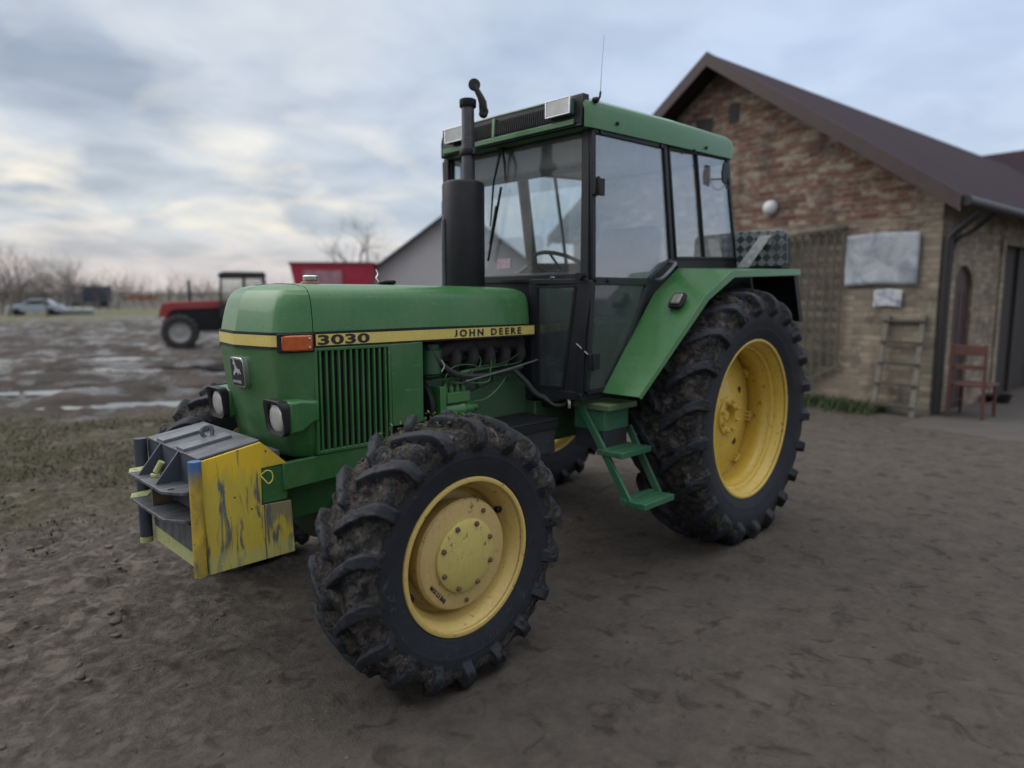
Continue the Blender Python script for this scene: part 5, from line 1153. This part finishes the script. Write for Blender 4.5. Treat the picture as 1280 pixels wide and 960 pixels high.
# old brown chair by the corner
ch = root('wooden_chair', 'old red-brown wooden chair standing by the barn corner', 'chair', (-6.72, 1.02, 0), R(174))
WC = plain('red_brown_varnish', (.085, .034, .026), .5, 0, .25, 12, .1)
# local x runs away along the wall = to the right in the photo
for (x_, y_, top) in ((-.20, -.19, 1.0), (-.20, .19, 1.0), (.20, -.19, .46), (.20, .19, .46)):
    tmp = nb(); bar(tmp, (x_ * 1.15, y_ * 1.05, 0), (x_ - (.06 if top > .5 else 0), y_, top), .035, .035, (0, 1, 0)); obj('leg', tmp, WC, ch, bevel=.004)
tmp = nb(); box(tmp, -.23, .24, -.23, .23, .44, .475); obj('seat', tmp, WC, ch, bevel=.008)
tmp = nb(); bar(tmp, (-.255, -.19, .92), (-.255, .19, .92), .022, .12, (0, 0, 1)); bar(tmp, (-.235, -.19, .70), (-.235, .19, .70), .02, .06, (0, 0, 1)); tmp.free()
tmp = nb(); bar(tmp, (-.255, -.19, .92), (-.255, .19, .92), .022, .13, (0, 0, 1)); obj('backrest', tmp, WC, ch, bevel=.004)
tmp = nb(); bar(tmp, (-.24, -.19, .70), (-.24, .19, .70), .02, .06, (0, 0, 1)); obj('back_slat', tmp, WC, ch, bevel=.004)
for y_ in (-.19, .19): tmp = nb(); bar(tmp, (-.215, y_, .22), (.21, y_, .22), .02, .02, (0, 0, 1)); obj('stretcher', tmp, WC, ch)
# dark rubber bucket by the pilaster
bk = btop('rubber_tub', 'black rubber tub on the ground beside the arched doorway', 'tub', 2.05, -.22, 0)
tmp = nb(); lathe(tmp, [(.0, .0), (.0, .14), (.13, .18), (.135, .19), (.12, .175), (.02, .13), (.02, 0)], (0, 0, 0), 'z', 28); obj('bowl', tmp, M['black'], bk)
tmp = nb(); 
for s in (1, -1): tube(tmp, [(.19 * s, -.05, .12), (.22 * s, 0, .12), (.19 * s, .05, .12)], .012, 8)
obj('handle', tmp, M['black'], bk)
# paved strip in front of the barn
m = MT('worn_concrete_yard'); n = m.noise(3, 6, .65); c = m.mix(n, (.058, .052, .048), (.10, .092, .085)); m.bump(m.noise(30, 5), .4, .02)
V = []; na, nw = 60, 14
for i in range(na + 1):
    for j in range(nw + 1):
        a_ = -1.2 + 17 * i / na; w_ = -.02 - 3.4 * (j / nw) - (.5 * (fbm(np.array([[i * .35, 3., 1.]]))[0] - .5) if j == nw else 0)
        p_ = onbarn(a_, w_, 0); e_ = .025 * (1 - (j / nw) ** 3) * min(1, i / 6)
        V.append((p_.x, p_.y, e_ - .02 if (j == nw or i == 0) else .012 + e_ * .3))
m1 = nw + 1; F_ = [(i * m1 + j, (i + 1) * m1 + j, (i + 1) * m1 + j + 1, i * m1 + j + 1) for i in range(na) for j in range(nw)]
tag(arr_mesh('yard_pavement', np.array(V), F_, m.fin(c, .85, 0, .3)), 'worn concrete strip along the barn', kind='structure')
# green weeds at the foot of the gable
gp = []
for k in range(2600):
    w_ = rng.uniform(.5, 3.4); a_ = -abs(rng.normal(0, .28)) - .07
    p_ = onbarn(a_, w_, 0); gp.append((p_.x, p_.y))
blades(np.array(gp), .16, 'wall_weeds', ((.025, .045, .016), (.060, .085, .032)), 'green weeds growing along the foot of the barn wall')

# building beyond the barn, its roof just showing at the frame edge
def shed(name, label, loc, rz, L_, W_, ez, az, wallm, roofm, ov=.35, rt=.12, extra=None):
    """gable end at local x=0 spanning y -W/2..W/2, body along +x"""
    o = root(name, label, 'building', loc, rz)
    b = nb(); prism(b, [(0, -W_ / 2, -.3), (0, W_ / 2, -.3), (0, W_ / 2, ez), (0, 0, az), (0, -W_ / 2, ez)], (L_, 0, 0)); obj('wall', b, wallm, o)
    b = nb(); sl_ = (az - ez) / (W_ / 2)
    for s in (1, -1):
        y1 = (W_ / 2 + ov) * s; z1 = az + rt - sl_ * (W_ / 2 + ov); prism(b, [(-ov, 0, az + rt), (-ov, y1, z1), (-ov, y1, z1 - rt), (-ov, 0, az)], (L_ + 2 * ov, 0, 0))
    obj('roof', b, roofm, o)
    return o
pB = onbarn(LB + 3.5, -1.5, 0)
shed('outbuilding', 'brown-roofed outbuilding beyond the far end of the brick barn', pB, R(264), 12, 7, 3.0, 6.3, MBP, MR)
# pale house behind the exhaust
MWH = plain('lilac_grey_render', (.52, .50, .52), .8, 0, .06, 1.5, .05); MRD = plain('dark_slate_roof', (.045, .045, .055), .6, 0, .15, 2, .05)
hs = shed('pale_farmhouse', 'pale rendered house with dark gable roof, behind the black exhaust', (-10.2, -13.6, 0), R(225 + 8), 13, 5.7, 2.2, 4.35, MWH, MRD)
tmp = nb(); box(tmp, -.02, .0, -1.7, -.9, 1.0, 1.9); wi = obj('window', tmp, M['dark'], hs); tmp = nb(); box(tmp, -.04, -.021, -1.76, -.84, .94, 1.0); obj('sill', tmp, M['white'], wi)
tmp = nb(); box(tmp, -.02, .0, .9, 1.7, 1.0, 1.9); wi = obj('window', tmp, M['dark'], hs); tmp = nb(); box(tmp, -.04, -.021, .84, 1.76, .94, 1.0); obj('sill', tmp, M['white'], wi)

# ================================================================== RED TRACTOR far left
def tyre_simple(name, H, r_, hw_, par, nl=18):
    b = nb(); lathe(b, [(-hw_ * .8, r_ * .56), (-hw_, r_ * .75), (-hw_ * .9, r_ * .92), (-hw_ * .6, r_ * .96), (hw_ * .6, r_ * .96), (hw_ * .9, r_ * .92), (hw_, r_ * .75), (hw_ * .8, r_ * .56)], H, 'y', 40, 1, closed=True)
    for k in range(nl):
        for s in (1, -1):
            a = 2 * math.pi * (k + (.5 if s > 0 else 0)) / nl; a2 = a + .18; c0 = Vector(H) + Vector((math.cos(a) * r_ * .975, .01 * s, math.sin(a) * r_ * .975)); c1 = Vector(H) + Vector((math.cos(a2) * r_ * .955, hw_ * .92 * s, math.sin(a2) * r_ * .955))
            bar(b, c0, c1, .05, .05, (math.cos(a), 0, math.sin(a)))
    return obj(name, b, M['tyre_far'], par, 35, centre=H)
M['tyre_far'] = plain('dusty_black_rubber', (.03, .03, .033), .8, 0, .25, 12, .2)
RED = paint('faded_red_paint', (.30, .030, .035), .45, (.12, .09, .08), .5, .2)
M['greyrim'] = plain('dirty_white_rim', (.30, .31, .29), .6, 0, .2, 10, .1); M['bframe'] = plain('faded_black_frame', (.03, .032, .036), .5, 0, .15, 6, .05)
rt_ = root('red_tractor', 'red farm tractor with black cab parked on the mud, beyond the green hood', 'tractor', (-6.05, -19.45, 0), R(338)); rt_.scale = (.93, .93, .93)
tmp = nb(); box(tmp, .55, 2.66, -.27, .27, .55, 1.40); obj('chassis', tmp, M['black'], rt_, bevel=.02)
tmp = nb(); prism(tmp, [(2.86, -.33, .98), (2.92, -.33, 1.20), (2.84, -.33, 1.52), (2.6, -.33, 1.58), (.70, -.33, 1.64), (.70, -.33, 1.36), (2.45, -.33, 1.30), (2.62, -.33, 1.2), (2.70, -.33, .80), (2.80, -.33, .78)], (0, .66, 0)); hd = obj('hood', tmp, RED, rt_, bevel=.03)
tmp = nb(); prism(tmp, [(2.925, -.26, 1.0), (2.93, -.26, 1.18), (2.87, -.26, 1.42), (2.86, -.26, 1.42), (2.86, -.26, 1.0)], (0, .52, 0)); obj('grille', tmp, M['black'], hd)
for s in (1, -1):
    tmp = nb(); lathe(tmp, [(0, .07), (.04, .065), (.05, 0)], (2.82, .335 * s, 1.0), 'y', 16, s); obj('headlight', tmp, M['lens'], hd)
for s in (1, -1):
    w1 = obj('wheel', lathe(nb(), [(-.1, .0), (-.1, .26), (-.14, .33), (-.15, .34), (.15, .34), (.14, .33), (.08, .28), (.06, .12), (.10, .10), (.10, 0)], (2.28, .75 * s, .56), 'y', 32, s), M['greyrim'], rt_, centre=(2.28, .75 * s, .56)); tyre_simple('tyre', (2.28, .75 * s, .56), .58, .17, w1)
    w2 = obj('wheel', lathe(nb(), [(-.1, .0), (-.1, .36), (-.16, .46), (-.17, .47), (.17, .47), (.16, .46), (.02, .40), (.0, .16), (.06, .14), (.06, 0)], (0, .78 * s, .80), 'y', 32, s), M['greyrim'], rt_, centre=(0, .78 * s, .80)); tyre_simple('tyre', (0, .78 * s, .80), .82, .21, w2)
    tmp = nb(); prism(tmp, [(.95, .56 * s, 1.0), (.75, .56 * s, 1.45), (.45, .56 * s, 1.72), (-.55, .56 * s, 1.72), (-.85, .56 * s, 1.35), (-.80, .56 * s, 1.33), (-.5, .56 * s, 1.66), (.42, .56 * s, 1.66), (.70, .56 * s, 1.40), (.88, .56 * s, 1.0)], (0, .42 * s, 0)); obj('fender', tmp, M['bframe'], rt_, bevel=.01)
tmp = nb()
for s in (1, -1):
    for a, b in (((.98, 1.05), (.92, 2.44)), ((.15, 1.65), (.18, 2.46)), ((-.62, 1.6), (-.48, 2.46)), ((.92, 2.43), (-.48, 2.45)), ((.98, 1.42), (.15, 1.70)), ((.15, 1.70), (-.62, 1.74)), ((.98, 1.05), (.55, 1.02))): bar(tmp, (a[0], .62 * s, a[1]), (b[0], .62 * s, b[1]), .07, .06, (0, 1, 0))
for a in ((.92, 2.43), (-.48, 2.45), (.97, 1.55), (-.60, 1.70)): bar(tmp, (a[0], -.62, a[1]), (a[0], .62, a[1]), .06, .07, (0, 0, 1))
cbf = obj('cab_frame', tmp, M['bframe'], rt_)
tmp = nb(); prism(tmp, [(1.02, -.68, 2.44), (1.0, -.68, 2.56), (.8, -.68, 2.62), (-.5, -.68, 2.62), (-.58, -.68, 2.46)], (0, 1.36, 0)); obj('roof', tmp, M['bframe'], rt_, bevel=.03)
for s in (1, -1):
    for ps in (((.93, 1.46), (.20, 1.70), (.21, 2.42), (.89, 2.41)), ((.12, 1.72), (-.56, 1.76), (-.46, 2.42), (.14, 2.42))):
        tmp = nb(); prism(tmp, [(a, .615 * s, b) for a, b in ps], (0, .006, 0)); obj('window_pane', tmp, M['windscreen'], rt_)
tmp = nb(); prism(tmp, [(.955, -.58, 1.6), (.955, .58, 1.6), (.925, .58, 2.4), (.925, -.58, 2.4)], (.006, 0, 0)); obj('window_pane', tmp, M['windscreen'], rt_)
for s in (1, -1): tmp = nb(); prism(tmp, [(.96, .615 * s, 1.06), (.93, .615 * s, 1.40), (.30, .615 * s, 1.60), (.55, .615 * s, 1.06)], (0, .01, 0)); obj('door_panel', tmp, M['bframe'], rt_)
tmp = nb(); box(tmp, -.25, .2, -.22, .22, 1.35, 1.5); box(tmp, -.30, -.18, -.22, .22, 1.5, 2.05); obj('seat', tmp, M['seat'], rt_, bevel=.03)
tmp = nb(); tube(tmp, [(1.95, .12, 1.58), (1.95, .12, 2.30)], [.06, .05], 12); obj('exhaust_pipe', tmp, M['bframe'], rt_)
tmp = nb(); box(tmp, 2.1, 2.45, -.7, .7, .5, .62); obj('front_axle', tmp, M['black'], rt_)
tmp = nb(); box(tmp, -.5, .9, -.5, .5, .95, 1.1); box(tmp, -.4, .5, -.3, .3, .6, 1.1); obj('rear_axle', tmp, M['black'], rt_)

# ================================================================== RED TRAILER
tl = root('red_trailer', 'crimson high-sided farm trailer, seen over the green hood by the pale house', 'trailer', (-7.3, -15.9, 0), R(318)); tl.scale = (.87, .87, 1)
CR = paint('crimson_paint', (.46, .018, .06), .5, (.14, .10, .09), .4, .1)
tmp = nb(); Lh, Wh = 1.40, 1.05
lo_ = [tmp.verts.new(p) for p in ((-Lh * .80, -Wh * .8, 1.1), (Lh * .80, -Wh * .8, 1.1), (Lh * .80, Wh * .8, 1.1), (-Lh * .80, Wh * .8, 1.1))]; hi_ = [tmp.verts.new(p) for p in ((-Lh, -Wh, 2.60), (Lh, -Wh, 2.60), (Lh, Wh, 2.60), (-Lh, Wh, 2.60))]
tmp.faces.new(lo_[::-1])
for k in range(4): tmp.faces.new((lo_[k], lo_[(k + 1) % 4], hi_[(k + 1) % 4], hi_[k]))
bx_ = obj('tub', tmp, CR, tl); sl_ = bx_.modifiers.new('thickness', 'SOLIDIFY'); sl_.thickness = .05
tmp = nb()
for a, b in (((-Lh, -Wh), (Lh, -Wh)), ((Lh, -Wh), (Lh, Wh)), ((Lh, Wh), (-Lh, Wh)), ((-Lh, Wh), (-Lh, -Wh))): bar(tmp, (*a, 2.61), (*b, 2.61), .08, .07, (0, 0, 1))
obj('rim_rail', tmp, paint('dull_red_rail', (.22, .02, .04), .5), bx_)
tmp = nb(); prism(tmp, [(-.35, Wh * .905 + .075, 1.95), (.95, Wh * .905 + .075, 1.95), (.95, Wh * .96 + .075, 2.4), (-.35, Wh * .96 + .075, 2.4)], (0, .012, 0)); obj('side_marking', tmp, plain('pale_pink_marking', (.42, .22, .27), .6, 0, .3, 6, 0), bx_)
tmp = nb(); box(tmp, -1.3, 1.3, -.4, -.3, .8, 1.05); box(tmp, -1.3, 1.3, .3, .4, .8, 1.05); bar(tmp, (1.3, .35, .92), (2.3, 0, .8), .08, .1); bar(tmp, (1.3, -.35, .92), (2.3, 0, .8), .08, .1); obj('chassis', tmp, M['black'], tl)
for s in (1, -1):
    for x_ in (-.5, .5):
        w1 = obj('wheel', lathe(nb(), [(-.1, 0), (-.1, .28), (.1, .28), (.06, .1), (.06, 0)], (x_, .85 * s, .48), 'y', 24, s), M['greyrim'], tl, centre=(x_, .85 * s, .48)); tyre_simple('tyre', (x_, .85 * s, .48), .48, .16, w1, 0)

# ================================================================== far things on the field edge
car = root('parked_car', 'pale blue car parked at the far left edge of the field', 'car', (-9.3, -71, 0), R(338))
CB = plain('pale_blue_car_paint', (.34, .40, .47), .4, 0, .03, 2, 0)
tmp = nb(); prof = [(-2.1, .35), (-2.12, .75), (-2.0, .95), (-1.5, 1.02), (-1.0, 1.42), (.25, 1.45), (.95, 1.02), (1.9, .88), (2.1, .65), (2.08, .35)]; prism(tmp, [(a, -.85, b) for a, b in prof], (0, 1.7, 0)); cb_ = obj('body', tmp, CB, car, bevel=.06)
tmp = nb()
for s in (1, -1): prism(tmp, [(-1.38, .851 * s, 1.04), (-.95, .851 * s, 1.36), (.2, .851 * s, 1.38), (.78, .851 * s, 1.04)], (0, .01 * s, 0))
obj('side_glass', tmp, M['black'], cb_)
tmp = nb(); prism(tmp, [(.96, -.72, 1.04), (.96, .72, 1.04), (.30, .68, 1.44), (.30, -.68, 1.44)], (.02, 0, .03)); obj('windscreen', tmp, M['black'], cb_)
for x_ in (-1.3, 1.3):
    for s in (1, -1): tmp = nb(); lathe(tmp, [(-.1, .0), (-.1, .30), (.1, .32), (.1, .20), (.09, 0)], (x_, .76 * s, .32), 'y', 20, s); obj('wheel', tmp, M['black'], car)
tk = root('box_truck', 'dark box-bodied truck standing at the far side of the field', 'truck', (-23.8, -113, 0), R(340))
tmp = nb(); box(tmp, -2.6, 1.0, -1.1, 1.1, .9, 3.3); obj('cargo_box', tmp, plain('dark_blue_box', (.03, .04, .07), .6, 0, .1, 2, 0), tk, bevel=.03)
tmp = nb(); prism(tmp, [(1.1, -1.0, .5), (2.9, -1.0, .5), (2.95, -1.0, 1.4), (2.6, -1.0, 2.4), (1.1, -1.0, 2.4)], (0, 2.0, 0)); obj('truck_cab', tmp, plain('grey_cab', (.15, .16, .18), .5, 0, .1, 2, 0), tk, bevel=.05)
for x_ in (-1.6, 2.0):
    for s in (1, -1): tmp = nb(); lathe(tmp, [(-.15, 0), (-.15, .48), (.15, .48), (.15, 0)], (x_, .9 * s, .48), 'y', 20, s); obj('wheel', tmp, M['black'], tk)
ob = root('orange_trailer', 'low orange-red farm wagon on the far field edge', 'wagon', (-34, -124, 0), R(345))
OR_ = plain('orange_red_paint', (.42, .10, .05), .6, 0, .1, 2, 0)
tmp = nb(); prism(tmp, [(-2.2, -1, 1.0), (2.2, -1, 1.0), (2.4, -1, 1.9), (-2.4, -1, 1.9)], (0, 2, 0)); obj('wagon_body', tmp, OR_, ob, bevel=.05)
for x_ in (-1.4, 1.4):
    for s in (1, -1): tmp = nb(); lathe(tmp, [(-.15, 0), (-.15, .5), (.15, .5), (.15, 0)], (x_, .9 * s, .5), 'y', 20, s); obj('wheel', tmp, M['black'], ob)
tmp = nb(); bar(tmp, (2.2, 0, .9), (3.6, 0, .6), .12, .12); obj('drawbar', tmp, M['black'], ob)
wr = root('wrapped_bales', 'pale plastic-wrapped bale heap lying right of the far blue car', 'bales', (-12.5, -72.5, 0), R(340)); wr.scale = (.7, .7, .7)
tmp = nb()
for k in range(4): 
    b0 = nb(); lathe(b0, [(-.6, 0), (-.6, .42), (-.5, .5), (.5, .5), (.6, .42), (.6, 0)], (k * 1.25 - 1.8, 0, .47), 'x', 20); obj('bale', b0, plain('pale_wrap', (.28, .30, .31), .6, 0, .1, 4, .1), wr)
tmp.free()

# ---- bare winter trees --------------------------------------------
def tree_mesh(seed, H_, spread=.55, twigs=5, base_r=.16):
    rnd = random.Random(seed); trunk = nb(); crown = nb()
    def grow(bm_, p, d, l, r_, depth):
        n = 4; pts = [p]; rr = [r_]
        for k in range(n):
            d = (d + Vector((rnd.uniform(-1, 1), rnd.uniform(-1, 1), rnd.uniform(-.5, .9))) * .13).normalized(); p = p + d * l / n; pts.append(p); rr.append(r_ * (1 - .45 * (k + 1) / n))
        tube(bm_, pts, rr, 6 if depth < 2 else 3, cap=False)
        if depth >= twigs: return
        nc = 3 if depth < 2 else rnd.choice((2, 3, 3))
        for k in range(nc + (2 if depth == 0 else 0)):
            t = rnd.uniform(.45, 1) if k else 1; i = min(n, max(1, int(round(t * n)))); q_ = pts[i]
            a = rnd.uniform(0, 6.28); sd_ = d.orthogonal().normalized(); sd_ = Matrix.Rotation(a, 3, d) @ sd_
            nd = (d + sd_ * rnd.uniform(spread * .6, spread * 1.5) + Vector((0, 0, .12))).normalized()
            grow(crown, q_, nd, l * rnd.uniform(.58, .82), rr[i] * .72, depth + 1)
    grow(trunk, Vector((0, 0, -.2)), Vector((0, 0, 1)), H_ * .32, base_r, 0)
    ms = []
    for nm, b in (('trunk', trunk), ('crown', crown)):
        for f in b.faces: f.smooth = True
        me = bpy.data.meshes.new(nm); b.to_mesh(me); b.free(); ms.append(me)
    return ms
MBK = plain('haze_paled_bark', (.13, .112, .108), .9, 0, .2, 3, .1)  # bark colour paled to stand in for haze over the distance
TM = [tree_mesh(s_, 10, sp_, 6, .14) for s_, sp_ in ((1, .6), (2, .7), (5, .5))] + [tree_mesh(9, 10, .85, 7, .30)]
for ms in TM:
    for me in ms: me.materials.append(MBK)
def tree(i, x_, y_, sc, rz, label, group):
    r_ = root('bare_tree', label, 'tree', (x_, y_, 0), rz, group); r_.scale = (sc * 1.15, sc * 1.15, sc)
    for nm, me in zip(('trunk', 'crown'), TM[i]):
        o = bpy.data.objects.new(nm, me); COL.objects.link(o); o.parent = r_
camv = Vector(cam.location)
def far_at(px, D):
    a = R(225) - math.atan((px - 640) / 850); return camv.x + D * math.cos(a), camv.y + D * math.sin(a)
x_, y_ = far_at(472, 48); tree(3, x_, y_, .86, 1.0, 'wide bare tree rising between the red trailer and the pale house', 'bare trees on the skyline')
x_, y_ = far_at(512, 56); tree(3, x_, y_, .66, 2.2, 'smaller bare tree partly behind the pale house gable', 'bare trees on the skyline')
tl_ = [(5, 80, .85), (22, 95, 1.0), (48, 84, .55), (62, 70, .62), (78, 76, .68), (92, 100, .9), (108, 90, .62), (128, 110, .75), (150, 100, .62), (172, 120, .80), (196, 108, .62), (214, 130, .8), (240, 125, .75), (268, 118, .62), (300, 135, .8), (335, 120, .6), (14, 72, .8), (34, 88, .9), (56, 96, .8), (85, 82, .7), (70, 108, .95), (100, 118, .8), (118, 124, .8), (138, 90, .5), (160, 126, .85), (184, 104, .6), (226, 112, .65), (254, 134, .8), (284, 124, .7), (318, 128, .75), (-40, 88, .9), (-80, 95, 1.0), (-130, 90, .9)]
for k, (px, D, sc) in enumerate(tl_):
    x_, y_ = far_at(px, D); tree(k % 3, x_, y_, sc * .95, k * 1.7, 'bare leafless tree in the far row along the field edge', 'bare trees on the skyline')
# hedgerow: dense far scrub nobody could count
V = []; Fc = []
hp = []
for k in range(15000):
    px = rng.uniform(-200, 420); D = rng.uniform(118, 150); 
    if px > 130 and rng.random() > .35: continue
    x_, y_ = far_at(px, D); top = 2.2 + 3.2 * fbm(np.array([[px * .03, 0, 0]]))[0] * (1.5 if px < 100 else .5); z_ = rng.random() ** 1.3 * top; hp.append((x_, y_, z_))
hp = np.array(hp); n = len(hp); d = rng.normal(0, 1, (n, 3)) * (.5, .5, 1.0); d[:, 2] = np.abs(d[:, 2]); e = np.cross(d, rng.normal(0, 1, (n, 3))); e /= np.linalg.norm(e, axis=1)[:, None]
V = np.stack([hp - e * .03, hp + e * .03, hp + d + e * .02, hp + d - e * .02], 1).reshape(-1, 3); F_ = (np.arange(n)[:, None] * 4 + [0, 1, 2, 3])
tag(arr_mesh('hedgerow', V, F_, plain('hedge_twigs', (.075, .062, .055), .9, 0, .2, .3, 0)), 'brown leafless scrub hedge along the horizon', kind='stuff')
# low rise carrying the hedge
V = []; 
for i in range(60):
    for j, (dd, zz_) in enumerate(((112, -.3), (128, .9), (150, 2.4), (200, 3.0), (260, 3.2))):
        x_, y_ = far_at(-300 + 14 * i, dd) if i < 60 else (0, 0); V.append((x_, y_, zz_ + (fbm(np.array([[i * .2, j * 1., 0]]))[0] - .5) * 1.2 * (j > 0) - (3.0 if i > 50 and j else 0) * (i - 50) / 10))
F_ = [(i * 5 + j, (i + 1) * 5 + j, (i + 1) * 5 + j + 1, i * 5 + j + 1) for i in range(59) for j in range(4)]
tag(arr_mesh('terrain', np.array(V), F_, plain('far_bank', (.085, .08, .06), .95, 0, .15, .1, 0)), 'low far bank of rough ground', kind='structure')
